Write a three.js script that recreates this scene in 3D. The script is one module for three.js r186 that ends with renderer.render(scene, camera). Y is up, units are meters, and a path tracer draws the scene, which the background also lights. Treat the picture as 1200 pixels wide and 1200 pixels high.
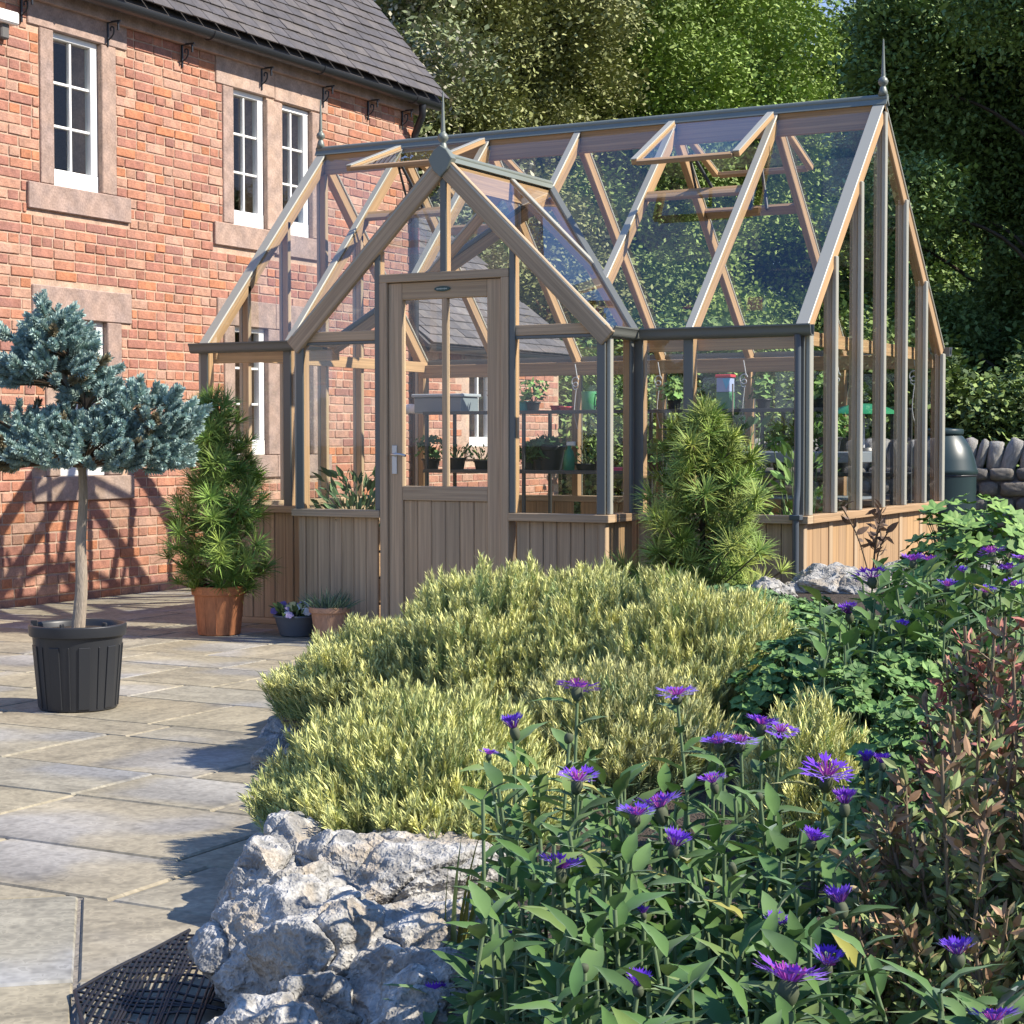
import * as THREE from 'three';
import { mergeGeometries, mergeVertices, toCreasedNormals } from 'three/addons/utils/BufferGeometryUtils.js';
import { ImprovedNoise } from 'three/addons/math/ImprovedNoise.js';

// ---------------------------------------------------------------- camera, sky, sun, exposure
const scene = new THREE.Scene();
const F = 2132.5, PITCH = -0.03916, YAW = 0.49577;
const camera = new THREE.PerspectiveCamera(2 * Math.atan(600 / F) * 180 / Math.PI, 1, 0.05, 900);
camera.rotation.order = 'YXZ';
camera.position.set(7.4755, 1.1818, 9.5461);
camera.rotation.set(PITCH, YAW, -0.0008);
camera.updateMatrixWorld(true);

const SUN = new THREE.Vector3(1, 0.925, -0.25).normalize();
{
  const w = 512, h = 256, d = new Float32Array(w * h * 4);
  for (let j = 0; j < h; j++) for (let i = 0; i < w; i++) {
    const el = (j + 0.5) / h * Math.PI - Math.PI / 2;
    const s = Math.max(0, Math.sin(el)), k = Math.pow(1 - s, 4);
    const g = el < 0 ? 0.45 : 1;
    const o = (j * w + i) * 4;
    d[o] = g * (0.095 + 0.36 * k); d[o + 1] = g * (0.20 + 0.33 * k); d[o + 2] = g * (0.48 + 0.17 * k); d[o + 3] = 1;
  }
  const t = new THREE.DataTexture(d, w, h, THREE.RGBAFormat, THREE.FloatType);
  t.mapping = THREE.EquirectangularReflectionMapping; t.magFilter = THREE.LinearFilter; t.needsUpdate = true;
  scene.background = t; scene.environment = t;
}
const sun = new THREE.DirectionalLight(new THREE.Color(1, 0.92, 0.8), 4.6);
sun.position.copy(SUN).multiplyScalar(40).add(new THREE.Vector3(3, 0, 0));
sun.target.position.set(3, 0, 0); scene.add(sun, sun.target);
sun.castShadow = true; sun.shadow.mapSize.set(4096, 4096); sun.shadow.radius = 1;
Object.assign(sun.shadow.camera, { left: -30, right: 30, top: 30, bottom: -30, near: 1, far: 120 });
const renderer = new THREE.WebGLRenderer({ antialias: true });
renderer.toneMapping = THREE.LinearToneMapping; renderer.toneMappingExposure = 1.9;
renderer.shadowMap.enabled = true;

// ---------------------------------------------------------------- helpers
function mulberry(a) { return () => { a |= 0; a = a + 0x6D2B79F5 | 0; let t = Math.imul(a ^ a >>> 15, 1 | a); t = t + Math.imul(t ^ t >>> 7, 61 | t) ^ t; return ((t ^ t >>> 14) >>> 0) / 4294967296; }; }
const V = (x, y, z) => new THREE.Vector3(x, y, z);
const RGB = (r, g, b) => new THREE.Color().setRGB(r, g, b);
const lerp = (a, b, t) => a + (b - a) * t, clamp = (x, a = 0, b = 1) => Math.min(b, Math.max(a, x));
const smooth = (a, b, x) => { const t = clamp((x - a) / (b - a)); return t * t * (3 - 2 * t); };
const perlin = new ImprovedNoise();
const N3 = (x, y, z) => perlin.noise(x, y, z);
function fbm(x, y, z, o = 4) { let s = 0, a = 0.5; for (let i = 0; i < o; i++) { s += a * N3(x, y, z); x = x * 2.03 + 7.1; y = y * 2.03 + 3.7; z = z * 2.03 + 1.3; a *= 0.5; } return s; }
// a photograph pixel (1200 x 1200) turned into a place in the garden at a depth in metres, or on a plane
function ray(u, v) { return V((u - 600) / F, -(v - 600) / F, -1).applyQuaternion(camera.quaternion); }
const at = (u, v, depth) => ray(u, v).multiplyScalar(depth).add(camera.position);
function onY(u, v, y) { const r = ray(u, v); return r.multiplyScalar((y - camera.position.y) / r.y).add(camera.position); }
function onZ(u, v, z) { const r = ray(u, v); return r.multiplyScalar((z - camera.position.z) / r.z).add(camera.position); }

const taken = new Map();
function numbered(n) { const k = taken.get(n) || 0; taken.set(n, k + 1); return k ? n + '_' + String(k).padStart(3, '0') : n; }
function sh(o) { o.castShadow = true; o.receiveShadow = true; return o; }
function thing(name, label, category, pos = [0, 0, 0], turn = 0, group) {
  const o = new THREE.Group(); o.name = numbered(name); o.position.set(...pos); o.rotation.y = turn;
  o.userData = { label, category }; if (group) o.userData.group = group; scene.add(o); return o;
}
function part(parent, name, geo, mat) { const m = sh(new THREE.Mesh(geo, mat)); m.name = name; parent.add(m); return m; }
function single(name, label, category, geo, mat, pos = [0, 0, 0], group) {
  const m = sh(new THREE.Mesh(geo, mat)); m.name = numbered(name); m.position.set(...pos); m.userData = { label, category }; if (group) m.userData.group = group; scene.add(m); return m;
}
function structure(name, geo, mat) { const m = sh(geo ? new THREE.Mesh(geo, mat) : new THREE.Group()); m.name = name; m.userData = { kind: 'structure' }; scene.add(m); return m; }
function instanced(parent, name, geo, mat, mats, cols) {
  const m = sh(new THREE.InstancedMesh(geo, mat, mats.length)); m.name = name; m.userData.kind = 'stuff';
  mats.forEach((x, i) => m.setMatrixAt(i, x)); if (cols) cols.forEach((c, i) => m.setColorAt(i, c));
  parent.add(m); return m;
}
const pmat = (p, q, s) => new THREE.Matrix4().compose(p, q, typeof s === 'number' ? V(s, s, s) : s);
const quatY = (dir, spin = 0) => new THREE.Quaternion().setFromUnitVectors(V(0, 1, 0), dir.clone().normalize()).multiply(new THREE.Quaternion().setFromAxisAngle(V(0, 1, 0), spin));

// raw triangle soup builder with optional colours
class Soup {
  constructor() { this.p = []; this.c = []; this.t = []; this.has = false; }
  tri(a, b, c, col, uv) { for (const v of [a, b, c]) this.p.push(v.x, v.y, v.z); if (col) { this.has = true; for (let i = 0; i < 3; i++) this.c.push(col.r, col.g, col.b); } for (let i = 0; i < 3; i++) this.t.push(uv ? uv[i][0] : 0, uv ? uv[i][1] : 0); }
  quad(a, b, c, d, col, uv) { this.tri(a, b, c, col, uv && [uv[0], uv[1], uv[2]]); this.tri(a, c, d, col, uv && [uv[0], uv[2], uv[3]]); }
  geo() {
    const g = new THREE.BufferGeometry();
    g.setAttribute('position', new THREE.Float32BufferAttribute(this.p, 3)); g.setAttribute('uv', new THREE.Float32BufferAttribute(this.t, 2));
    if (this.has) g.setAttribute('color', new THREE.Float32BufferAttribute(this.c, 3));
    g.computeVertexNormals(); return g;
  }
}
// a box with chamfered edges; uv in metres, u along local x
function cbox(lx, ly, lz, c = 0.003, ou = 0, ov = 0) {
  const h = [lx / 2, ly / 2, lz / 2]; c = Math.min(c, h[0] * 0.45, h[1] * 0.45, h[2] * 0.45);
  const s = new Soup();
  const pt = (sg, ax) => { const q = [0, 1, 2].map(i => sg[i] * (i === ax ? h[i] : h[i] - c)); return V(...q); };
  const uvOf = (v, n) => { const a = [Math.abs(n.x), Math.abs(n.y), Math.abs(n.z)]; return a[0] > a[1] && a[0] > a[2] ? [v.z + ou, v.y + ov] : a[1] >= a[2] ? [v.x + ou, v.z + ov] : [v.x + ou, v.y + ov]; };
  const poly = (vs) => {
    const n = vs[1].clone().sub(vs[0]).cross(vs[2].clone().sub(vs[0]));
    const m = vs.reduce((a, b) => a.add(b), V(0, 0, 0));
    if (n.dot(m) < 0) { vs.reverse(); n.negate(); }
    for (let i = 1; i + 1 < vs.length; i++) s.tri(vs[0], vs[i], vs[i + 1], null, [uvOf(vs[0], n), uvOf(vs[i], n), uvOf(vs[i + 1], n)]);
  };
  for (let ax = 0; ax < 3; ax++) {
    const b = (ax + 1) % 3, d = (ax + 2) % 3;
    for (const sa of [-1, 1]) {
      const mk = (x, y) => { const g = [0, 0, 0]; g[ax] = sa; g[b] = x; g[d] = y; return pt(g, ax); };
      poly([mk(-1, -1), mk(1, -1), mk(1, 1), mk(-1, 1)]);
      for (const sb of [-1, 1]) {          // edge between faces ax and b
        const e = (s1, axx) => { const g = [0, 0, 0]; g[ax] = sa; g[b] = sb; g[d] = s1; return pt(g, axx); };
        poly([e(-1, ax), e(1, ax), e(1, b), e(-1, b)]);
      }
    }
  }
  for (const x of [-1, 1]) for (const y of [-1, 1]) for (const z of [-1, 1]) poly([pt([x, y, z], 0), pt([x, y, z], 1), pt([x, y, z], 2)]);
  return s.geo();
}
let woodSeed = mulberry(5);
// a bar from a to b, w wide (local z), h deep (local y, towards up)
function bar(a, b, w, h, up = V(0, 1, 0), c = 0.003) {
  const d = b.clone().sub(a), L = d.length(); d.normalize();
  let z = d.clone().cross(up); if (z.lengthSq() < 1e-6) z = d.clone().cross(V(1, 0, 0)); z.normalize();
  const y = z.clone().cross(d);
  const g = cbox(L, h, w, c, woodSeed() * 7, woodSeed() * 7);
  return g.applyMatrix4(new THREE.Matrix4().makeBasis(d, y, z).setPosition(a.clone().add(b).multiplyScalar(0.5)));
}
// axis-aligned box with the grain along its longest side
function abox(x0, x1, y0, y1, z0, z1, c = 0.003) {
  const m = V((x0 + x1) / 2, (y0 + y1) / 2, (z0 + z1) / 2), l = [x1 - x0, y1 - y0, z1 - z0];
  if (l[0] >= l[1] && l[0] >= l[2]) return bar(V(x0, m.y, m.z), V(x1, m.y, m.z), l[2], l[1], V(0, 1, 0), c);
  if (l[1] >= l[2]) return bar(V(m.x, y0, m.z), V(m.x, y1, m.z), l[2], l[0], V(1, 0, 0), c);
  return bar(V(m.x, m.y, z0), V(m.x, m.y, z1), l[0], l[1], V(0, 1, 0), c);
}
function tube(pts, r, seg = 8, rad = 6) { return new THREE.TubeGeometry(new THREE.CatmullRomCurve3(pts), seg, r, rad); }
function taper(pts, r0, r1, rad = 7) {        // tapered tube through points
  const c = new THREE.CatmullRomCurve3(pts), n = Math.max(4, pts.length * 3), g = new THREE.TubeGeometry(c, n, 1, rad), p = g.attributes.position;
  for (let i = 0; i <= n; i++) { const ctr = c.getPointAt(i / n), r = lerp(r0, r1, i / n); for (let j = 0; j <= rad; j++) { const k = i * (rad + 1) + j; p.setXYZ(k, ctr.x + (p.getX(k) - ctr.x) * r, ctr.y + (p.getY(k) - ctr.y) * r, ctr.z + (p.getZ(k) - ctr.z) * r); } }
  g.computeVertexNormals(); return g;
}
function polyPane(vs) { const s = new Soup(); for (let i = 1; i + 1 < vs.length; i++) s.tri(vs[0], vs[i], vs[i + 1]); return s.geo(); }
function merge(a) { return mergeGeometries(a.map(g => { const q = g.index ? g.toNonIndexed() : g; for (const k of Object.keys(q.attributes)) if (!['position', 'normal', 'uv'].includes(k)) q.deleteAttribute(k); return q; })); }
function tint(g, col) { const n = g.attributes.position.count, c = new Float32Array(n * 3); for (let i = 0; i < n; i++) { c[i * 3] = col.r; c[i * 3 + 1] = col.g; c[i * 3 + 2] = col.b; } g.setAttribute('color', new THREE.BufferAttribute(c, 3)); return g; }

// ---------------------------------------------------------------- procedural textures (all tile)
function lattice(px, py, seed) { const r = mulberry(seed), a = new Float32Array(px * py); for (let i = 0; i < a.length; i++) a[i] = r(); return (x, y) => { const xi = Math.floor(x), yi = Math.floor(y), fx = x - xi, fy = y - yi, sx = fx * fx * (3 - 2 * fx), sy = fy * fy * (3 - 2 * fy); const g = (i, j) => a[((j % py + py) % py) * px + (i % px + px) % px]; return lerp(lerp(g(xi, yi), g(xi + 1, yi), sx), lerp(g(xi, yi + 1), g(xi + 1, yi + 1), sx), sy); }; }
function octaves(px, py, n, seed) { const L = []; for (let i = 0; i < n; i++) L.push(lattice(px << i, py << i, seed + i * 17)); return (u, v) => { let s = 0, a = 0.5, t = 0; for (let i = 0; i < n; i++) { s += a * L[i](u * (px << i), v * (py << i)); t += a; a *= 0.55; } return s / t; }; }
function tex(n, fn, srgb = true) {
  const d = new Uint8Array(n * n * 4);
  for (let j = 0; j < n; j++) for (let i = 0; i < n; i++) { const c = fn((i + 0.5) / n, (j + 0.5) / n), o = (j * n + i) * 4; d[o] = clamp(c[0]) * 255; d[o + 1] = clamp(c[1]) * 255; d[o + 2] = clamp(c[2]) * 255; d[o + 3] = 255; }
  const t = new THREE.DataTexture(d, n, n); t.wrapS = t.wrapT = THREE.RepeatWrapping; t.magFilter = THREE.LinearFilter; if (srgb) t.colorSpace = THREE.SRGBColorSpace; t.needsUpdate = true; return t;
}
const scaled = (t, x, y = x) => { const c = t.clone(); c.repeat.set(x, y); c.needsUpdate = true; return c; };
const wN1 = octaves(2, 24, 5, 11), wN2 = octaves(4, 90, 3, 23), wN3 = octaves(3, 3, 3, 37);
const woodF = (u, v) => { const k = 0.5 * wN1(u, v + 0.04 * wN3(u, v)) + 0.5 * wN2(u, v); return k; };
const woodTex = tex(512, (u, v) => { const k = woodF(u, v), m = wN3(u, v); const b = 0.64 + 0.40 * k; return [b * (0.98 + 0.04 * m), b * (0.96 + 0.03 * m), b * (0.92 + 0.05 * m)]; });
const woodBump = tex(512, (u, v) => { const k = woodF(u, v); return [k, k, k]; }, false);
const bN1 = octaves(6, 6, 5, 41), bN2 = octaves(40, 40, 2, 43), bN3 = octaves(3, 3, 3, 47);
const mottleTex = tex(512, (u, v) => { const k = 0.65 * bN1(u, v) + 0.35 * bN2(u, v); const b = 0.72 + 0.42 * (k - 0.25); const t = bN3(u, v) - 0.5; return [b * (1 + 0.05 * t), b, b * (1 - 0.08 * t)]; });
const mottleBump = tex(512, (u, v) => { const k = 0.55 * bN1(u, v) + 0.45 * bN2(u, v); return [k, k, k]; }, false);
// riven sandstone: soft bedding bands, buff to grey to a little pink
const sA = octaves(2, 3, 5, 61), sB = octaves(5, 14, 4, 67), sC = octaves(60, 60, 2, 71), sD = octaves(2, 2, 3, 73);
const slabTex = tex(1024, (u, v) => {
  const w = sA(u, v), b = sB(u + 0.15 * w, v + 0.22 * w), f = sC(u, v), h = sD(u + 0.1 * b, v);
  let k = 0.70 + 0.24 * (b - 0.5) + 0.24 * (f - 0.5) + 0.15 * (w - 0.5) - (f > 0.72 ? 0.10 : 0);
  const warm = smooth(0.42, 0.62, h);
  return [k * lerp(0.985, 1.03, warm), k * lerp(0.99, 1.0, warm), k * lerp(1.0, 0.91, warm)];
});
const slabBump = tex(1024, (u, v) => { const w = sA(u, v), b = sB(u + 0.15 * w, v + 0.22 * w); const k = 0.6 * b + 0.3 * w + 0.1 * sC(u, v); return [k, k, k]; }, false);

// ---------------------------------------------------------------- materials
const std = (col, rough, extra = {}) => new THREE.MeshStandardMaterial({ color: col, roughness: rough, ...extra });
const wt = scaled(woodTex, 0.7, 2.2), wb = scaled(woodBump, 0.7, 2.2);
const wood = (r, g, b) => std(RGB(r, g, b), 0.78, { map: wt, bumpMap: wb, bumpScale: 0.0015 });
const M = {};
M.cedar = [wood(0.60, 0.395, 0.205), wood(0.56, 0.375, 0.21), wood(0.64, 0.42, 0.22), wood(0.53, 0.36, 0.205)];
M.grey = [wood(0.62, 0.475, 0.315), wood(0.57, 0.45, 0.305), wood(0.655, 0.50, 0.33), wood(0.59, 0.45, 0.29)];
M.cap = std(RGB(0.37, 0.36, 0.30), 0.5, { metalness: 0.15 });
M.capDark = std(RGB(0.135, 0.142, 0.13), 0.45, { metalness: 0.2 });
M.ridge = std(RGB(0.18, 0.20, 0.17), 0.45, { metalness: 0.2 });
M.pipe = std(RGB(0.075, 0.09, 0.105), 0.35);
M.black = std(RGB(0.022, 0.024, 0.028), 0.42);
M.blackMatt = std(RGB(0.02, 0.02, 0.022), 0.75);
M.glass = new THREE.MeshPhysicalMaterial({ color: RGB(0.97, 0.985, 0.98), roughness: 0.0, transmission: 1, thickness: 0, ior: 1.58, side: THREE.DoubleSide });
M.white = std(RGB(0.80, 0.80, 0.77), 0.45);
M.steel = std(RGB(0.55, 0.55, 0.55), 0.35, { metalness: 0.9 });
M.wire = std(RGB(0.6, 0.61, 0.6), 0.5);
const mt = scaled(mottleTex, 2.2), mb = scaled(mottleBump, 2.2);
M.stoneSurround = [std(RGB(0.53, 0.375, 0.30), 0.9, { map: mt, bumpMap: mb, bumpScale: 0.004 }), std(RGB(0.585, 0.42, 0.33), 0.9, { map: mt, bumpMap: mb, bumpScale: 0.004 }), std(RGB(0.50, 0.36, 0.30), 0.9, { map: mt, bumpMap: mb, bumpScale: 0.004 })];
M.mortar = std(RGB(0.68, 0.475, 0.345), 0.95, { map: mt, bumpMap: mb, bumpScale: 0.004 });
const brickCols = [[0.57, 0.25, 0.16], [0.61, 0.275, 0.17], [0.54, 0.245, 0.17], [0.61, 0.335, 0.23], [0.50, 0.22, 0.155], [0.65, 0.265, 0.135], [0.60, 0.32, 0.22], [0.57, 0.275, 0.185], [0.47, 0.22, 0.165], [0.65, 0.38, 0.27]];
M.brick = brickCols.map(c => std(RGB(...c), 0.92, { map: scaled(mottleTex, 3), bumpMap: scaled(mottleBump, 3), bumpScale: 0.005 }));
M.brickAll = std(RGB(1, 1, 1), 0.92, { vertexColors: true, map: M.brick[0].map, bumpMap: M.brick[0].bumpMap, bumpScale: 0.005 });
M.slateAll = std(RGB(1, 1, 1), 0.7, { vertexColors: true, map: mt, bumpMap: mb, bumpScale: 0.004 });
M.slate = [[0.135, 0.118, 0.112], [0.105, 0.094, 0.092], [0.155, 0.137, 0.127], [0.12, 0.108, 0.108]].map(c => std(RGB(...c), 0.7, { map: mt, bumpMap: mb, bumpScale: 0.004 }));
M.plaster = std(RGB(0.5, 0.47, 0.42), 0.9); M.dark = std(RGB(0.12, 0.115, 0.11), 0.85);
M.terra = std(RGB(0.72, 0.27, 0.11), 0.7, { map: mt, bumpMap: mb, bumpScale: 0.001 });
M.terraPale = std(RGB(0.66, 0.38, 0.24), 0.85, { map: mt, bumpMap: mb, bumpScale: 0.002 });
M.soil = std(RGB(0.085, 0.06, 0.04), 0.97, { map: scaled(mottleTex, 3), bumpMap: scaled(mottleBump, 5), bumpScale: 0.02 });
M.bark = std(RGB(0.50, 0.41, 0.31), 0.9, { map: mt, bumpMap: mb, bumpScale: 0.006 });
M.barkDark = std(RGB(0.11, 0.085, 0.06), 0.95, { map: mt, bumpMap: mb, bumpScale: 0.02 });
M.twig = std(RGB(0.12, 0.085, 0.055), 0.9);
M.vc = std(RGB(1, 1, 1), 0.9, { vertexColors: true });
const leafy = (r, g, b, tr = 0.3, rough = 0.96) => new THREE.MeshPhysicalMaterial({ color: RGB(r, g, b), roughness: rough, transmission: tr, thickness: 0, side: THREE.DoubleSide });
const leafStd = (tr = 0, vc = true) => std(RGB(1, 1, 1), 0.7, { vertexColors: vc, side: THREE.DoubleSide });
const leafyVC = (tr = 0.3, rough = 0.96) => new THREE.MeshPhysicalMaterial({ color: RGB(1, 1, 1), vertexColors: true, roughness: rough, transmission: tr, thickness: 0, side: THREE.DoubleSide });

// ================================================================ SETTING: ground, patio, planting bed
{
  const g = new THREE.PlaneGeometry(700, 700, 1, 1).rotateX(-Math.PI / 2); const uv = g.attributes.uv; for (let i = 0; i < uv.count; i++) uv.setXY(i, uv.getX(i) * 700, uv.getY(i) * 700);
  const m = structure('ground', g, std(RGB(0.11, 0.12, 0.05), 0.97, { map: scaled(mottleTex, 0.31), bumpMap: scaled(mottleBump, 0.7), bumpScale: 0.05 })); m.position.y = -0.09;
}
function clip(poly, nx, nz, d) {             // keep the side nx*x + nz*z <= d
  const out = [];
  for (let i = 0; i < poly.length; i++) {
    const a = poly[i], b = poly[(i + 1) % poly.length], da = nx * a[0] + nz * a[1] - d, db = nx * b[0] + nz * b[1] - d;
    if (da <= 0) out.push(a);
    if (da * db < 0) { const t = da / (da - db); out.push([lerp(a[0], b[0], t), lerp(a[1], b[1], t)]); }
  }
  return out;
}
{
  const patio = structure('patio');
  part(patio, 'mortar_bed', abox(-2.2, 7.5, -0.08, -0.0075, -6.5, 9.2, 0.001), std(RGB(0.30, 0.265, 0.22), 0.97, { map: mt, bumpMap: mb, bumpScale: 0.01 }));
  const st = scaled(slabTex, 0.8, 0.8), sb = scaled(slabBump, 0.8, 0.8);
  const cols = [[0.56, 0.525, 0.455], [0.53, 0.505, 0.455], [0.56, 0.545, 0.51], [0.585, 0.545, 0.465], [0.52, 0.495, 0.45], [0.555, 0.515, 0.45], [0.545, 0.535, 0.505], [0.55, 0.51, 0.44]];
  const mats = cols.map(c => std(RGB(...c), 0.82, { map: st, bumpMap: sb, bumpScale: 0.006 }));
  const rnd = mulberry(77);
  function slab(poly, turn) {
    if (poly.length < 3) return;
    let A = 0; for (let i = 0; i < poly.length; i++) { const a = poly[i], b = poly[(i + 1) % poly.length]; A += a[0] * b[1] - b[0] * a[1]; }
    if (Math.abs(A) < 0.012) return; if (A > 0) poly.reverse();
    const cx = poly.reduce((s, p) => s + p[0], 0) / poly.length, cz = poly.reduce((s, p) => s + p[1], 0) / poly.length;
    const inset = (k) => poly.map(([x, z]) => { const l = Math.hypot(x - cx, z - cz); return [x - (x - cx) / l * k, z - (z - cz) / l * k]; });
    const y1 = (rnd() - 0.5) * 0.0025, tx = (rnd() - 0.5) * 0.003, tz = (rnd() - 0.5) * 0.003, ou = rnd() * 5, ov = rnd() * 5, cs = Math.cos(turn), sn = Math.sin(turn);
    const top = inset(0.008), low = poly;
    const P = ([x, z], y, t) => V(x, y + (t ? tx * (x - cx) + tz * (z - cz) : 0), z), U = ([x, z]) => [(x * cs + z * sn) + ou, (-x * sn + z * cs) + ov];
    const s = new Soup(), n = poly.length;
    for (let i = 1; i + 1 < n; i++) s.tri(P(top[0], y1, 1), P(top[i], y1, 1), P(top[i + 1], y1, 1), null, [U(top[0]), U(top[i]), U(top[i + 1])]);
    for (let i = 0; i < n; i++) { const j = (i + 1) % n; s.quad(P(low[i], y1 - 0.006, 1), P(low[j], y1 - 0.006, 1), P(top[j], y1, 1), P(top[i], y1, 1), null, [U(low[i]), U(low[j]), U(top[j]), U(top[i])]); s.quad(P(low[i], -0.03), P(low[j], -0.03), P(low[j], y1 - 0.006, 1), P(low[i], y1 - 0.006, 1), null, [U(low[i]), U(low[j]), U(low[j]), U(low[i])]); }
    part(patio, 'paving_slab', s.geo(), mats[Math.floor(rnd() * mats.length)]);
  }
  const ZB = 5.955, gap = 0.006;
  // rows along x
  let z = ZB; const rows = [0.43, 0.6, 0.43, 0.6, 0.29, 0.6, 0.43, 0.6, 0.43, 0.6, 0.29, 0.43, 0.6, 0.43, 0.6, 0.43, 0.6, 0.6];
  for (const rw of rows) {
    let x = -1.78 + (rnd() < 0.5 ? 0 : -0.0), z0 = z - rw;
    while (x < 5.4) {
      const w = [0.9, 0.6, 0.75, 0.9, 0.58][Math.floor(rnd() * 5)], x1 = Math.min(x + w, 5.4 + w);
      let p = [[x + gap, z0 + gap], [x1 - gap, z0 + gap], [x1 - gap, z - gap], [x + gap, z - gap]];
      const mx = (x + x1) / 2;
      if (!(mx > 3.6 + Math.max(0, z - 3.2) * 0.75 + 0.9)) slab(p, rnd() < 0.5 ? 0 : Math.PI / 2);
      x = x1;
    }
    z = z0;
  }
  // the turned course beside the rocks
  const d1 = [-0.656, -0.755], d2 = [0.755, -0.656], o = [4.26, 5.96];
  for (let i = -5; i < 4; i++) for (let j = -4; j < 4; j++) {
    const w = 0.78, h = 0.62;
    const q = (a, b) => [o[0] - d1[0] * (a) + d2[0] * b, o[1] - d1[1] * (a) + d2[1] * b];
    const a0 = i * w - 0.02, b0 = j * h;
    let p = [q(a0 + gap, b0 + gap), q(a0 + w - gap, b0 + gap), q(a0 + w - gap, b0 + h - gap), q(a0 + gap, b0 + h - gap)];
    p = clip(p, 0, -1, -(ZB + gap)); p = clip(p, 1, 0, 6.6);
    if (p.length > 2 && p.every(k => k[0] > 1.2 && k[1] < 9.5)) slab(p, Math.atan2(d2[1], d2[0]));
  }
}
// raised planting bed
const bedEdge = [[3.22, 0.62], [2.95, 1.6], [2.85, 2.5], [2.98, 3.35], [3.62, 4.05], [4.1, 4.75], [4.5, 5.35], [5.0, 5.95], [5.75, 6.65], [6.4, 7.8], [7.0, 8.7], [12, 8.5], [16, 0], [16, -6], [4.2, -6], [4.2, -0.02], [3.22, -0.02]];
function inBed(x, z) { let c = false; for (let i = 0, j = bedEdge.length - 1; i < bedEdge.length; j = i++) { const [a, b] = bedEdge[i], [d, e] = bedEdge[j]; if ((b > z) !== (e > z) && x < (d - a) * (z - b) / (e - b) + a) c = !c; } return c; }
function bedY(x, z) { return 0.06 + 0.36 * smooth(6.8, 0.6, z) * smooth(2.7, 4.5, x) + 0.03 * N3(x * 1.7, 3.1, z * 1.7) + 0.012 * N3(x * 9, 1.1, z * 9); }
{
  const st = 0.09, pos = [], uv = []; const ok = (x, z) => inBed(x, z);
  for (let x = 2.8; x < 16; x += st) for (let z = -6.1; z < 8.8; z += st) if (ok(x + st / 2, z + st / 2)) {
    const q = [[x, z], [x, z + st], [x + st, z + st], [x, z], [x + st, z + st], [x + st, z]];
    for (const [a, b] of q) { pos.push(a, bedY(a, b), b); uv.push(a, b); }
  }
  let g = new THREE.BufferGeometry(); g.setAttribute('position', new THREE.Float32BufferAttribute(pos, 3)); g.setAttribute('uv', new THREE.Float32BufferAttribute(uv, 2)); g = mergeVertices(g); g.computeVertexNormals();
  structure('planting_bed_soil', g, M.soil);
}

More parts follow.
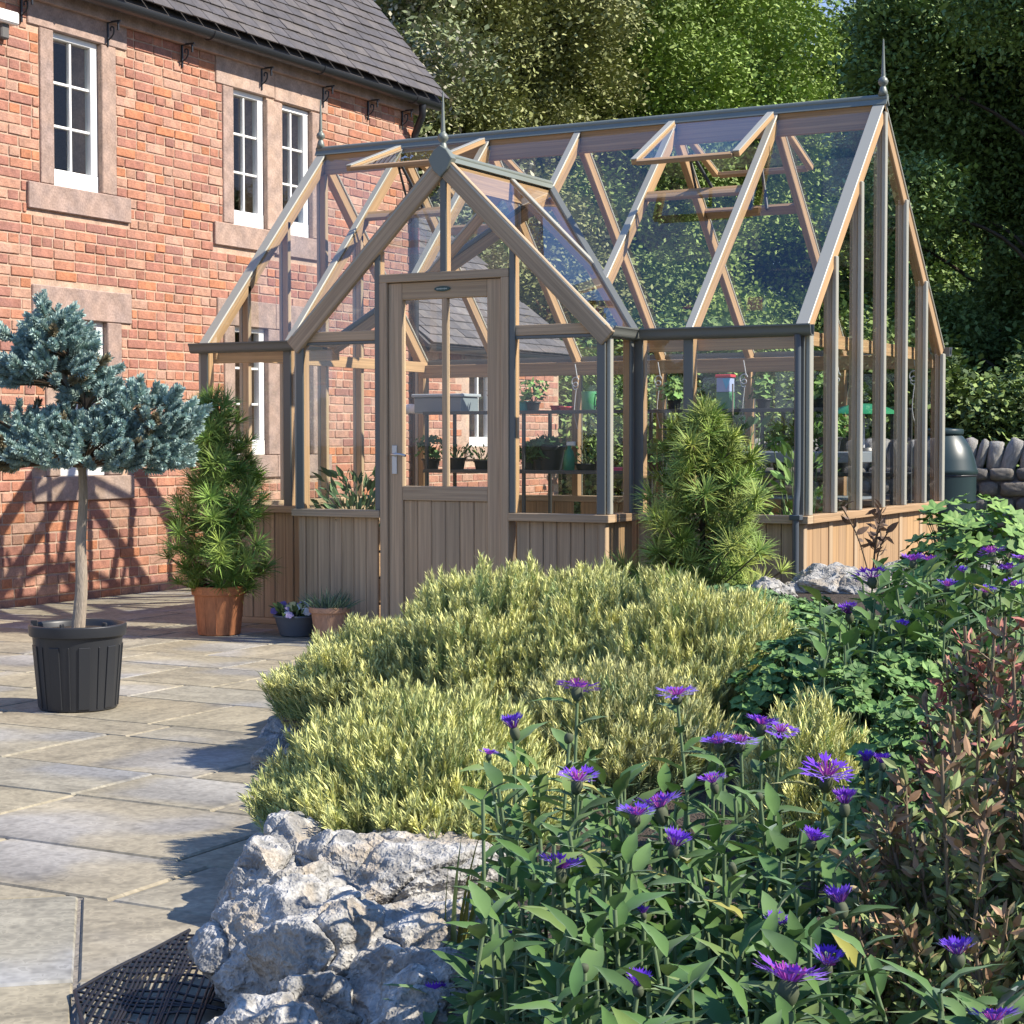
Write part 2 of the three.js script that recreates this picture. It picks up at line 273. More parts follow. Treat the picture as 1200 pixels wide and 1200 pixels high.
// ================================================================ BRICK HOUSE
const XW = -1.79, ZE = -5.6, HE = 4.46;
const house = thing('brick_house', 'two-storey red brick house with slate roof and white sash windows', 'house', [XW, 0, -1]);
house.position.set(0, 0, 0);
{
  const wins = [ // z of the left jamb, z of the right jamb, sill, head
    { z0: -0.59, z1: -1.11, y0: 3.04, y1: 4.16, j: 0 }, { z0: -2.73, z1: -3.20, y0: 2.98, y1: 4.11, j: 1 }, { z0: -3.42, z1: -3.87, y0: 2.97, y1: 4.09, j: 2 },
    { z0: -0.62, z1: -1.15, y0: 0.92, y1: 2.08, j: 0 }, { z0: -2.73, z1: -3.20, y0: 1.06, y1: 2.14, j: 1 }, { z0: -3.42, z1: -3.87, y0: 1.06, y1: 2.14, j: 2 }];
  const DEP = 0.04;
  // mortar wall with openings, 0.3 thick
  const Z0 = 3.5, S = new THREE.Shape([[-Z0, -0.1], [-ZE, -0.1], [-ZE, HE], [-Z0, HE]].map(p => new THREE.Vector2(...p)));
  for (const w of wins) S.holes.push(new THREE.Path([[-w.z0 - 0.006, w.y0 - 0.006], [-w.z0 - 0.006, w.y1 + 0.006], [-w.z1 + 0.006, w.y1 + 0.006], [-w.z1 + 0.006, w.y0 - 0.006]].map(p => new THREE.Vector2(...p))));
  const wg = new THREE.ExtrudeGeometry(S, { depth: 0.3, bevelEnabled: false }); wg.rotateY(Math.PI / 2); wg.translate(XW - 0.308, 0, 0);
  const wall = part(house, 'wall', wg, M.mortar);
  part(house, 'side_wall', abox(-7.5, XW - 0.31, -0.1, HE, ZE, ZE + 0.3, 0.001), M.mortar);
  part(house, 'side_wall', abox(-7.5, XW - 0.31, -0.1, HE, Z0 - 0.3, Z0, 0.001), M.mortar);
  part(house, 'back_wall', abox(-7.8, -7.5, -0.1, HE, ZE, Z0, 0.001), M.mortar);
  part(house, 'floor', abox(-7.5, XW - 0.31, 2.4, 2.6, ZE + 0.3, Z0 - 0.3, 0.001), M.plaster);
  // stone dressings
  const blocks = []; const rnd = mulberry(31);
  const stone = (name, za, zb, y0, y1, proud = 0.008) => { blocks.push([za, zb, y0, y1]); part(house, name, abox(XW - 0.14, XW + proud, y0, y1, Math.min(za, zb), Math.max(za, zb), 0.006), M.stoneSurround[Math.floor(rnd() * 3)]); };
  const g0 = 0.004;
  stone('lintel', -0.33, -1.40, 4.16, 4.38); stone('window_sill', -0.31, -1.42, 2.85, 3.04, 0.02); stone('jamb', -0.45, -0.59, 3.04 + g0, 4.16 - g0); stone('jamb', -1.11, -1.27, 3.04 + g0, 4.16 - g0);
  stone('lintel', -2.50, -3.31, 4.11, 4.36); stone('lintel', -3.31 - g0, -4.12, 4.10, 4.35); stone('window_sill', -2.46, -3.31, 2.79, 2.98, 0.02); stone('window_sill', -3.31 - g0, -4.14, 2.78, 2.97, 0.02);
  stone('jamb', -2.59, -2.73, 2.98 + g0, 4.11 - g0); stone('mullion', -3.20, -3.42, 2.98 + g0, 4.09 - g0); stone('jamb', -3.87, -4.03, 2.97 + g0, 4.09 - g0);
  stone('lintel', -0.35, -1.43, 2.08, 2.31); stone('window_sill', -0.34, -1.43, 0.74, 0.92, 0.02); stone('jamb', -0.48, -0.62, 0.92 + g0, 2.08 - g0); stone('jamb', -1.15, -1.31, 0.92 + g0, 2.08 - g0);
  stone('lintel', -2.50, -3.31, 2.14, 2.36); stone('lintel', -3.31 - g0, -4.12, 2.14, 2.36); stone('window_sill', -2.46, -3.31, 0.87, 1.06, 0.02); stone('window_sill', -3.31 - g0, -4.14, 0.87, 1.06, 0.02);
  stone('jamb', -2.59, -2.73, 1.06 + g0, 2.14 - g0); stone('mullion', -3.20, -3.42, 1.06 + g0, 2.14 - g0); stone('jamb', -3.87, -4.03, 1.06 + g0, 2.14 - g0);
  // bricks, each with its own edges; the nearest are parts of their own, the rest one part
  const list = []; const ch = 0.0765, bl = 0.228; let row = 0;
  for (let y = -0.02; y < HE - 0.03; y += ch, row++) {
    let z = 1.6 - (row % 2) * bl / 2 - rnd() * 0.04; const heads = row % 4 === 2;
    while (z > ZE) {
      let len = heads || rnd() < 0.22 ? bl / 2 : bl; if (z - len < ZE + 0.02) len = z - ZE;
      const za = z - 0.006, zb = Math.max(ZE + 0.001, z - len + 0.006); z -= len;
      let segs = [[za, zb]];
      for (const [ba, bb, y0, y1] of blocks.concat(wins.map(w => [w.z0, w.z1, w.y0, w.y1]))) if (y + ch * 0.75 > y0 && y + ch * 0.25 < y1) segs = segs.flatMap(([a, b]) => { if (b >= ba + 0.004 || a <= bb - 0.004) return [[a, b]]; const o = []; if (a > ba + 0.02) o.push([a, ba + 0.008]); if (b < bb - 0.02) o.push([bb - 0.008, b]); return o; });
      for (const [a, b] of segs) if (a - b > 0.018) list.push({ y: y + ch / 2, z: (a + b) / 2, l: a - b, d: 0 });
    }
  }
  for (const b of list) b.d = Math.hypot(camera.position.x - XW, camera.position.z - b.z) - (b.l > 0.15 && b.z < 0.05 && b.y > 0.1 && b.y < 4.3 ? 100 : 0);
  list.sort((a, b) => a.d - b.d);
  const many = []; const shared = new Map();
  list.forEach((b, i) => {
    const pr = 0.004 + rnd() * 0.007, h = ch - 0.011 - rnd() * 0.003, k = Math.floor(rnd() * 10), tn = 0.86 + rnd() * 0.28;
    const turn = (rnd() - 0.5) * 0.02;
    if (i < 300) {
      const L = Math.round(b.l * 60) / 60, key = L + '_' + (i % 5); if (!shared.has(key)) shared.set(key, cbox(L, h, 0.1, 0.004, rnd() * 5, rnd() * 5).rotateY(Math.PI / 2));
      const m = part(wall, 'brick', shared.get(key), M.brick[k]); m.position.set(XW - 0.058 + pr, b.y, b.z); m.rotation.x = turn;
    } else {
      const g = cbox(b.l, h, 0.1, 0.004, rnd() * 5, rnd() * 5).rotateY(Math.PI / 2).rotateX(turn).translate(XW - 0.058 + pr, b.y, b.z);
      many.push(tint(g, RGB(brickCols[k][0] * tn, brickCols[k][1] * tn, brickCols[k][2] * tn)));
    }
  });
  part(wall, 'brick_courses', mergeGeometries(many), M.brickAll).userData.kind = 'stuff';
  // sash windows
  const pane = new THREE.MeshPhysicalMaterial({ color: RGB(0.9, 0.95, 0.93), roughness: 0.01, transmission: 1, thickness: 0, ior: 1.5, side: THREE.DoubleSide });
  for (const w of wins) {
    const G = new THREE.Group(); G.name = 'window'; house.add(G);
    const X = XW - DEP, a = w.z0, b = w.z1, fr = 0.035;
    const pc = [];
    pc.push(abox(X - 0.06, X, w.y0 + 0.13, w.y1 - 0.045, a - fr, a, 0.004), abox(X - 0.06, X, w.y0 + 0.13, w.y1 - 0.045, b, b + 0.075, 0.004));
    pc.push(abox(X - 0.06, X, w.y1 - 0.045, w.y1, b, a, 0.004), abox(X - 0.06, X + 0.004, w.y0, w.y0 + 0.13, b, a, 0.006));
    part(G, 'frame', merge(pc), M.white);
    const ya = w.y0 + 0.13, yb = w.y1 - 0.045, za = a - fr, zb = b + 0.075, zm = (za + zb) / 2;
    const bars = [abox(X - 0.045, X - 0.012, ya, yb, zm - 0.011, zm + 0.011, 0.003)];
    for (const k of [1, 2]) { const y = lerp(ya, yb, k / 3); for (const [p, q] of [[zb, zm - 0.0115], [zm + 0.0115, za]]) bars.push(abox(X - 0.044, X - 0.013, y - 0.010, y + 0.010, p, q, 0.003)); }
    part(G, 'glazing_bar', merge(bars), M.white);
    for (let r = 0; r < 3; r++) for (const [p, q] of [[zb, zm], [zm, za]]) { const e = 0.012; part(G, 'pane', polyPane([V(X - 0.03, lerp(ya, yb, r / 3) + e, q - e), V(X - 0.03, lerp(ya, yb, r / 3) + e, p + e), V(X - 0.03, lerp(ya, yb, (r + 1) / 3) - e, p + e), V(X - 0.03, lerp(ya, yb, (r + 1) / 3) - e, q - e)]), pane); }
  }
  // roof: boards, slates, gutter with iron brackets
  const pitch = Math.atan2(1.136, 0.939), e0 = V(-1.555, 4.46, 0), up = V(-Math.cos(pitch), Math.sin(pitch), 0), nr = V(Math.sin(pitch), Math.cos(pitch), 0), RL = 4.4;
  const roof = part(house, 'roof', bar(V(-1.575, 4.43, 0).add(V(0, 0, (Z0 + ZE) / 2)), V(-1.575, 4.43, (Z0 + ZE) / 2).addScaledVector(up, RL), Z0 - ZE + 0.3, 0.05, nr.clone(), 0.001), M.slate[1]);
  part(house, 'roof_slope', bar(V(-7.7, 4.43, (Z0 + ZE) / 2), V(-1.62, 4.43, (Z0 + ZE) / 2).addScaledVector(up, RL), Z0 - ZE + 0.3, 0.05, V(-nr.x, nr.y, 0), 0.001), M.slate[1]);
  const sl = []; const ex = 0.135;
  for (let r = 0; r < RL / ex - 1; r++) { let z = 1.9 - (r % 2) * 0.11; while (z > ZE - 0.16) { const w = 0.19 + rnd() * 0.07, zb = Math.max(ZE - 0.2, z - w); sl.push({ r, za: z - 0.004, zb, d: 0 }); z -= w; } }
  const sm = [];
  for (const s of sl) { const P = e0.clone().addScaledVector(up, s.r * ex).setZ((s.za + s.zb) / 2); s.P = P; const q = P.clone().project(camera); s.d = camera.position.distanceTo(P) + (Math.abs(q.x) > 1 || Math.abs(q.y) > 1 ? 100 : 0); }
  sl.sort((a, b) => a.d - b.d);
  sl.forEach((s, i) => {
    const lift = 0.012 + rnd() * 0.006, a = s.P.clone().addScaledVector(nr, 0.040 + lift).addScaledVector(up, -rnd() * 0.012), b = s.P.clone().addScaledVector(up, ex * 2.1).addScaledVector(nr, 0.028);
    const g = bar(a, b, s.za - s.zb - 0.004, 0.011, nr, 0.002), k = Math.floor(rnd() * 4), tn = 0.75 + rnd() * 0.5;
    if (i < 300) part(roof, 'slate', g, M.slate[k]); else sm.push(tint(g, M.slate[k].color.clone().multiplyScalar(tn)));
  });
  part(roof, 'slate_courses', mergeGeometries(sm), M.slateAll).userData.kind = 'stuff';
  part(house, 'fascia', abox(XW + 0.004, XW + 0.05, HE - 0.13, HE - 0.01, ZE - 0.05, Z0, 0.004), M.stoneSurround[2]);
  const gs = new THREE.Shape(); gs.absarc(0, 0, 0.062, Math.PI, Math.PI * 2, false); gs.absarc(0, 0, 0.054, Math.PI * 2, Math.PI, true);
  const gg = new THREE.ExtrudeGeometry(gs, { depth: Z0 - ZE + 0.2, bevelEnabled: false, curveSegments: 10 }); gg.translate(-1.62, 4.445, ZE - 0.2);
  const gut = part(house, 'gutter', gg, M.black);
  for (let z = 0.9; z > ZE; z -= 1.55) part(gut, 'gutter_joint', new THREE.TorusGeometry(0.064, 0.008, 6, 10, Math.PI).rotateZ(Math.PI).translate(-1.62, 4.445, z), M.black);
  for (const u of [24, 125, 212, 305, 377, 430, 470]) {
    const r = ray(u, 40); const t = (XW - camera.position.x) / r.x, z = camera.position.z + r.z * t;
    const B = merge([abox(XW + 0.003, XW + 0.018, 4.15, 4.34, z - 0.008, z + 0.008, 0.002), abox(XW + 0.018, XW + 0.135, 4.323, 4.337, z - 0.008, z + 0.008, 0.002),
      tube([V(XW + 0.018, 4.20, z), V(XW + 0.045, 4.215, z), V(XW + 0.07, 4.25, z), V(XW + 0.065, 4.29, z), V(XW + 0.04, 4.29, z), V(XW + 0.04, 4.265, z)], 0.006, 20, 6), abox(XW + 0.105, XW + 0.118, 4.26, 4.323, z - 0.008, z + 0.008, 0.002)]);
    part(house, 'gutter_bracket', B, M.black);
  }
  part(house, 'downpipe', tube([V(-1.62, 4.40, ZE + 0.12), V(-1.62, 4.30, ZE + 0.12), V(XW + 0.045, 4.12, ZE + 0.06), V(XW + 0.045, 3.9, ZE + 0.06), V(XW + 0.045, 2.5, ZE + 0.06), V(XW + 0.045, 0.05, ZE + 0.06)], 0.036, 40, 10), M.black);
  const lamp = part(house, 'alarm_box', cbox(0.09, 0.09, 0.2, 0.012), M.white); const lp = (() => { const r = ray(6, 20); const t = (XW + 0.05 - camera.position.x) / r.x; return r.multiplyScalar(t).add(camera.position); })(); lamp.position.copy(lp);
  part(lamp, 'mounting', cbox(0.05, 0.12, 0.08, 0.01), M.dark).position.set(-0.02, -0.09, 0);
}
// the low wing behind, seen through the greenhouse
{
  const wing = thing('brick_outbuilding', 'low brick outbuilding with slate roof seen through the greenhouse door', 'outbuilding', [0, 0, 0]);
  const z0 = ZE - 0.01, z1 = -8.7, H = 2.12, rnd = mulberry(91);
  const S = new THREE.Shape([[-z0, -0.1], [-z1, -0.1], [-z1, H], [-z0, H]].map(p => new THREE.Vector2(...p))); const w = { z0: -6.68, z1: -7.2, y0: 1.12, y1: 1.9 };
  S.holes.push(new THREE.Path([[-w.z0, w.y0], [-w.z0, w.y1], [-w.z1, w.y1], [-w.z1, w.y0]].map(p => new THREE.Vector2(...p))));
  const g = new THREE.ExtrudeGeometry(S, { depth: 0.3, bevelEnabled: false }); g.rotateY(Math.PI / 2); g.translate(XW - 0.308, 0, 0);
  const wall = part(wing, 'wall', g, M.mortar);
  part(wing, 'end_wall', abox(-5.6, XW - 0.31, -0.1, H, z1, z1 + 0.3, 0.001), M.brick[2]);
  part(wing, 'back_wall', abox(-5.9, -5.6, -0.1, H, z1, z0, 0.001), M.brick[2]);
  const many = []; let row = 0;
  for (let y = 0; y < H - 0.05; y += 0.0765, row++) for (let z = z0 - (row % 2) * 0.11; z > z1 + 0.23; z -= 0.228) {
    if (y + 0.07 > w.y0 - 0.14 && y < w.y1 + 0.16 && z - 0.22 < w.z0 + 0.08 && z > w.z1 - 0.08) continue;
    const c = brickCols[Math.floor(rnd() * 10)], t = 0.85 + rnd() * 0.3; many.push(tint(cbox(0.215, 0.064, 0.1, 0.004, rnd() * 5, rnd() * 5).rotateY(Math.PI / 2).translate(XW - 0.054 + rnd() * 0.006, y + 0.038, z - 0.114), RGB(c[0] * t, c[1] * t, c[2] * t)));
  }
  part(wall, 'brick_courses', mergeGeometries(many), M.brickAll).userData.kind = 'stuff';
  part(wing, 'lintel', abox(XW - 0.1, XW + 0.008, w.y1, w.y1 + 0.15, w.z1 - 0.1, w.z0 + 0.1, 0.005), M.stoneSurround[1]); part(wing, 'window_sill', abox(XW - 0.1, XW + 0.02, w.y0 - 0.13, w.y0, w.z1 - 0.1, w.z0 + 0.1, 0.005), M.stoneSurround[1]);
  const G = new THREE.Group(); G.name = 'window'; wing.add(G); const X = XW - 0.05;
  part(G, 'frame', merge([abox(X - 0.05, X, w.y0 + 0.1, w.y1 - 0.05, w.z1, w.z1 + 0.06, 0.003), abox(X - 0.05, X, w.y0 + 0.1, w.y1 - 0.05, w.z0 - 0.06, w.z0, 0.003), abox(X - 0.05, X, w.y0, w.y0 + 0.1, w.z1, w.z0, 0.003), abox(X - 0.05, X, w.y1 - 0.05, w.y1, w.z1, w.z0, 0.003), abox(X - 0.04, X - 0.005, w.y0 + 0.1, w.y1 - 0.05, -6.96, -6.93, 0.003)]), M.white);
  for (const [a, b] of [[w.z1 + 0.06, -6.96], [-6.93, w.z0 - 0.06]]) part(G, 'pane', polyPane([V(X - 0.025, w.y0 + 0.1, a), V(X - 0.025, w.y0 + 0.1, b), V(X - 0.025, w.y1 - 0.05, b), V(X - 0.025, w.y1 - 0.05, a)]), M.glass);
  const pitch = 0.72, up = V(-Math.cos(pitch), Math.sin(pitch), 0), nr = V(Math.sin(pitch), Math.cos(pitch), 0), e = V(-1.62, H - 0.02, 0), zm = (z0 + z1) / 2;
  const roof = part(wing, 'roof', bar(e.clone().setZ(zm), e.clone().setZ(zm).addScaledVector(up, 2.75), z0 - z1 + 0.1, 0.04, nr, 0.001), M.slate[1]);
  part(wing, 'roof_slope', bar(V(-5.95, H - 0.02, zm), e.clone().setZ(zm).addScaledVector(up, 2.75), z0 - z1 + 0.1, 0.04, V(-nr.x, nr.y, 0), 0.001), M.slate[1]);
  const sm = [];
  for (let r = 0; r < 19; r++) for (let z = z0 - (r % 2) * 0.11; z > z1; ) { const wd = 0.19 + rnd() * 0.07; const P = e.clone().addScaledVector(up, r * 0.135).setZ(z - wd / 2); sm.push(tint(bar(P.clone().addScaledVector(nr, 0.045 + rnd() * 0.006), P.clone().addScaledVector(up, 0.28).addScaledVector(nr, 0.025), wd - 0.006, 0.011, nr, 0.002), M.slate[Math.floor(rnd() * 4)].color.clone().multiplyScalar(1.1 + rnd() * 0.5))); z -= wd; }
  part(roof, 'slate_courses', mergeGeometries(sm), M.slateAll).userData.kind = 'stuff';
  const gs = new THREE.Shape(); gs.absarc(0, 0, 0.055, Math.PI, Math.PI * 2, false); gs.absarc(0, 0, 0.048, Math.PI * 2, Math.PI, true);
  part(wing, 'gutter', new THREE.ExtrudeGeometry(gs, { depth: z0 - z1, bevelEnabled: false, curveSegments: 8 }).translate(-1.66, H - 0.02, z1), M.black);
}

function gable(parent, xa, xb, xp, y0, yp, z, t, mat) { const g = new THREE.ExtrudeGeometry(new THREE.Shape([[xa, y0], [xb, y0], [xp, yp]].map(p => new THREE.Vector2(...p))), { depth: t, bevelEnabled: false }); g.translate(0, 0, z); part(parent, 'gable', g, mat); }
gable(house, -7.5, -1.8, -4.45, 4.462, 7.75, -5.59, 0.28, M.brick[2]); gable(house, -7.5, -1.8, -4.45, 4.462, 7.75, 3.2, 0.28, M.brick[2]);
gable(scene.getObjectByName('brick_outbuilding'), -5.6, -1.8, -3.7, 2.122, 3.85, -8.69, 0.28, M.brick[2]);

// ================================================================ CEDAR GREENHOUSE
const L = 4.14, W = 2.78, Hs = 0.768, EV = 1.80, HR = 3.235, PX = 2.07, PW = 1.042, PP = 0.378, HP = 2.806, BAY = L / 6;
const slope = (HR - EV) / (W / 2), zRoof = y => -(y - EV) / slope, yRoof = z => EV - z * slope;
const gh = thing('greenhouse', 'cedar timber greenhouse with glazed gabled porch and open roof vents', 'greenhouse');
{
  const rnd = mulberry(404); const pick = a => a[Math.floor(rnd() * a.length)];
  const P = (n, g, m) => part(gh, n, g, m);
  const zp = zRoof(HP);
  const valleyY = x => HP - Math.abs(x - PX) / PW * (HP - EV);
  // ---- floor
  P('floor', abox(0.03, L - 0.03, -0.008, 0.012, -W + 0.03, -0.03, 0.002), std(RGB(0.34, 0.30, 0.25), 0.9, { map: mt, bumpMap: mb, bumpScale: 0.004 }));
  P('floor', abox(PX - PW + 0.03, PX + PW - 0.03, -0.008, 0.012, -0.029, PP - 0.03, 0.002), std(RGB(0.34, 0.30, 0.25), 0.9, { map: mt, bumpMap: mb, bumpScale: 0.004 }));
  // ---- boarded base walls
  const boards = (a, b, y0, y1, w, mats, nrm, thick = 0.02) => {      // boards from point a to b (x,z), facing nrm
    const len = Math.hypot(b[0] - a[0], b[1] - a[1]), n = Math.max(1, Math.round(len / w)), s = len / n;
    for (let i = 0; i < n; i++) {
      const t = (i + 0.5) / n, x = lerp(a[0], b[0], t), z = lerp(a[1], b[1], t), o = (rnd() - 0.5) * 0.002;
      const A = V(x + nrm[0] * o, y0, z + nrm[1] * o), B = V(x + nrm[0] * o, y1, z + nrm[1] * o);
      P('board', bar(A, B, s - 0.003, thick, V(nrm[0], 0, nrm[1]), 0.005), pick(mats));
    }
  };
  const bt = Hs - 0.045;
  boards([0.05, -0.02], [BAY - 0.03, -0.02], 0.04, bt, 0.092, M.grey, [0, 1]); boards([BAY + 0.03, -0.02], [PX - PW, -0.02], 0.04, bt, 0.092, M.grey, [0, 1]);
  boards([PX + PW + 0.02, -0.02], [5 * BAY - 0.02, -0.02], 0.04, bt, 0.092, M.grey, [0, 1]); boards([5 * BAY + 0.02, -0.02], [L - 0.05, -0.02], 0.04, bt, 0.092, M.grey, [0, 1]);
  boards([PX - PW + 0.05, PP - 0.02], [PX - 0.47, PP - 0.02], 0.04, bt, 0.094, M.grey, [0, 1]); boards([PX + 0.47, PP - 0.02], [PX + PW - 0.05, PP - 0.02], 0.04, bt, 0.094, M.grey, [0, 1]);
  boards([PX + PW - 0.02, PP - 0.05], [PX + PW - 0.02, 0.0], 0.04, bt, 0.09, M.cedar, [1, 0]); boards([PX - PW + 0.02, PP - 0.05], [PX - PW + 0.02, 0.0], 0.04, bt, 0.09, M.grey, [-1, 0]);
  for (let k = 0; k < 6; k++) { boards([L - 0.02, -W * k / 6 - 0.03], [L - 0.02, -W * (k + 1) / 6 + 0.03], 0.04, bt, 0.135, M.cedar, [1, 0]); boards([0.02, -W * k / 6 - 0.03], [0.02, -W * (k + 1) / 6 + 0.03], 0.04, bt, 0.135, M.grey, [-1, 0]); }
  for (let k = 0; k < 6; k++) boards([BAY * k + 0.03, -W + 0.02], [BAY * (k + 1) - 0.03, -W + 0.02], 0.04, bt, 0.15, M.cedar, [0, -1]);
  for (let k = 1; k < 6; k++) { P('batten', abox(L - 0.035, L - 0.002, 0.04, bt, -W * k / 6 - 0.03, -W * k / 6 + 0.03, 0.004), pick(M.grey)); P('batten', abox(0.002, 0.035, 0.04, bt, -W * k / 6 - 0.03, -W * k / 6 + 0.03, 0.004), pick(M.grey)); }
  // ---- plinth and sills
  const plinth = (a, b, c, d) => P('plinth', abox(a, b, 0.0, 0.04, c, d, 0.003), pick(M.grey));
  plinth(0.01, PX - PW, -0.05, -0.005); plinth(PX + PW, L - 0.01, -0.05, -0.005); plinth(L - 0.05, L - 0.005, -W, -0.052); plinth(0.005, 0.05, -W, -0.052); plinth(PX - PW, PX + PW, PP - 0.05, PP - 0.006); plinth(0.05, L - 0.05, -W + 0.005, -W + 0.05);
  const sillM = M.grey;
  const sill = (g, m) => P('sill', g, m || pick(sillM));
  sill(abox(-0.03, PX - PW - 0.035, bt, Hs, -0.06, 0.03)); sill(abox(PX + PW + 0.035, L + 0.03, bt, Hs, -0.06, 0.03));
  sill(abox(L - 0.06, L + 0.032, bt, Hs, -W - 0.03, -0.061), M.cedar[3]); sill(abox(-0.032, 0.06, bt, Hs, -W - 0.03, -0.061)); sill(abox(0.061, L - 0.061, bt, Hs, -W - 0.03, -W + 0.06));
  sill(abox(PX - PW - 0.03, PX - 0.436, bt, Hs, PP - 0.06, PP + 0.03)); sill(abox(PX + 0.436, PX + PW + 0.03, bt, Hs, PP - 0.06, PP + 0.03));
  sill(abox(PX + PW - 0.05, PX + PW + 0.031, bt, Hs, 0.0, PP - 0.061), M.cedar[1]); sill(abox(PX - PW - 0.031, PX - PW + 0.05, bt, Hs, 0.0, PP - 0.061));
  // ---- posts: timber with a metal cap on the outside
  const post = (x, z, y0, y1, nx, nz, w = 0.045, d = 0.062, cap = M.capDark, tm = M.cedar) => {
    P('post', bar(V(x - nx * d / 2, y0, z - nz * d / 2), V(x - nx * d / 2, y1, z - nz * d / 2), w, d, V(nx, 0, nz)), pick(tm));
    const cd = cap === M.cap ? 0.026 : 0.014, ce = cd / 2 + 0.0005; P('post_cap', bar(V(x + nx * ce, y0, z + nz * ce), V(x + nx * ce, y1, z + nz * ce), w + 0.008, cd, V(nx, 0, nz), 0.004), cap);
  };
  for (const x of [0.03, BAY, PX + PW + 0.03, 5 * BAY, L - 0.03]) post(x, 0, Hs, EV - 0.04, 0, 1, 0.05);
  P('corner_post', abox(0.002, 0.06, 0.04, bt, -0.05, -0.001, 0.004), M.grey[0]); P('corner_post', abox(L - 0.06, L - 0.002, 0.04, bt, -0.05, -0.001, 0.004), M.grey[1]);
  P('corner_post', abox(BAY - 0.03, BAY + 0.03, 0.04, bt, -0.03, -0.003, 0.004), M.grey[1]); P('corner_post', abox(5 * BAY - 0.02, 5 * BAY + 0.02, 0.04, bt, -0.03, -0.003, 0.004), M.grey[1]);
  P('corner_post', abox(PX - PW + 0.002, PX - PW + 0.05, 0.04, bt, PP - 0.05, PP - 0.001, 0.004), M.grey[2]); P('corner_post', abox(PX + PW - 0.05, PX + PW - 0.002, 0.04, bt, PP - 0.05, PP - 0.001, 0.004), M.grey[0]);
  for (let i = 0; i <= 6; i++) post(clamp(i * BAY, 0.03, L - 0.03), -W, Hs, EV - 0.02, 0, -1, 0.05);
  for (let k = 1; k < 6; k++) for (const [x, nx] of [[L, 1], [0, -1]]) post(x, -W * k / 6, Hs, yRoof(-(W / 2 - Math.abs(W / 2 - W * k / 6))) - 0.05, nx, 0, 0.035, 0.05, M.cap, M.grey);
  for (const [x, nx] of [[L, 1], [0, -1]]) for (const z of [-0.03, -W + 0.03]) post(x, z, Hs, EV - 0.03, nx, 0, 0.05, 0.06, M.cap);
  for (const x of [PX - PW + 0.025, PX + PW - 0.025]) post(x, PP, Hs, EV - 0.03, 0, 1, 0.045);
  post(PX + PW, PP - 0.025, Hs, EV - 0.04, 1, 0, 0.03, 0.04, M.cap); post(PX - PW, PP - 0.025, Hs, EV - 0.04, -1, 0, 0.03, 0.04, M.cap);
  post(PX + PW, 0.055, Hs, EV - 0.04, 1, 0, 0.03, 0.04, M.capDark);
  // ---- eaves plates and gutters
  P('eaves_plate', abox(0.04, PX - PW, EV - 0.11, EV - 0.03, -0.085, -0.066), M.cedar[0]); P('eaves_plate', abox(PX + PW, L - 0.04, EV - 0.11, EV - 0.03, -0.085, -0.066), M.cedar[2]);
  P('eaves_plate', abox(0.04, L - 0.04, EV - 0.13, EV - 0.03, -W + 0.066, -W + 0.09), M.cedar[1]);
  for (const x of [L - 0.085, 0.065]) P('tie_beam', abox(x, x + 0.02, EV - 0.085, EV - 0.005, -W + 0.05, -0.05), M.cedar[2]);
  const gutShape = (() => { const s = new THREE.Shape(); s.moveTo(-0.01, 0.02); s.lineTo(-0.01, -0.042); s.lineTo(0.03, -0.042); s.quadraticCurveTo(0.05, -0.036, 0.052, -0.012); s.quadraticCurveTo(0.054, 0.004, 0.064, 0.014); s.lineTo(0.064, 0.022); s.lineTo(0.058, 0.022); s.quadraticCurveTo(0.046, 0.006, 0.045, -0.010); s.quadraticCurveTo(0.044, -0.03, 0.03, -0.035); s.lineTo(-0.004, -0.035); s.lineTo(-0.004, 0.02); return s; })();
  const gutter = (a, b, out) => { const d = b.clone().sub(a), len = d.length(); d.normalize(); const g = new THREE.ExtrudeGeometry(gutShape, { depth: len, bevelEnabled: false, curveSegments: 5 }); g.applyMatrix4(new THREE.Matrix4().makeBasis(out, V(0, 1, 0), out.clone().cross(V(0, 1, 0))).setPosition(a)); P('gutter', g, M.capDark); };
  gutter(V(PX - PW - 0.03, EV - 0.005, 0.015), V(-0.05, EV - 0.005, 0.015), V(0, 0, 1)); gutter(V(L + 0.05, EV - 0.005, 0.015), V(PX + PW + 0.06, EV - 0.005, 0.015), V(0, 0, 1));
  gutter(V(PX + PW + 0.0, EV - 0.004, 0.0), V(PX + PW + 0.0, EV - 0.004, PP + 0.01), V(1, 0, 0));
  gutter(V(-0.05, EV - 0.005, -W - 0.015), V(L + 0.05, EV - 0.005, -W - 0.015), V(0, 0, -1));
  P('downpipe', tube([V(L - 0.03, EV - 0.04, 0.05), V(L - 0.03, EV - 0.1, 0.045), V(L - 0.03, 1.4, 0.042), V(L - 0.03, 0.9, 0.042), V(L - 0.03, 0.84, 0.055), V(L - 0.03, 0.74, 0.062), V(L - 0.03, 0.6, 0.062), V(L - 0.03, 0.3, 0.062)], 0.019, 40, 10), M.pipe);
  P('downpipe_clip', abox(L - 0.062, L + 0.002, 0.745, 0.775, 0.031, 0.083, 0.004), M.pipe);
  // ---- roof: rafters, caps, glass
  const nF = V(0, Math.cos(Math.atan(slope)), Math.sin(Math.atan(slope))), nB = V(0, nF.y, -nF.z);
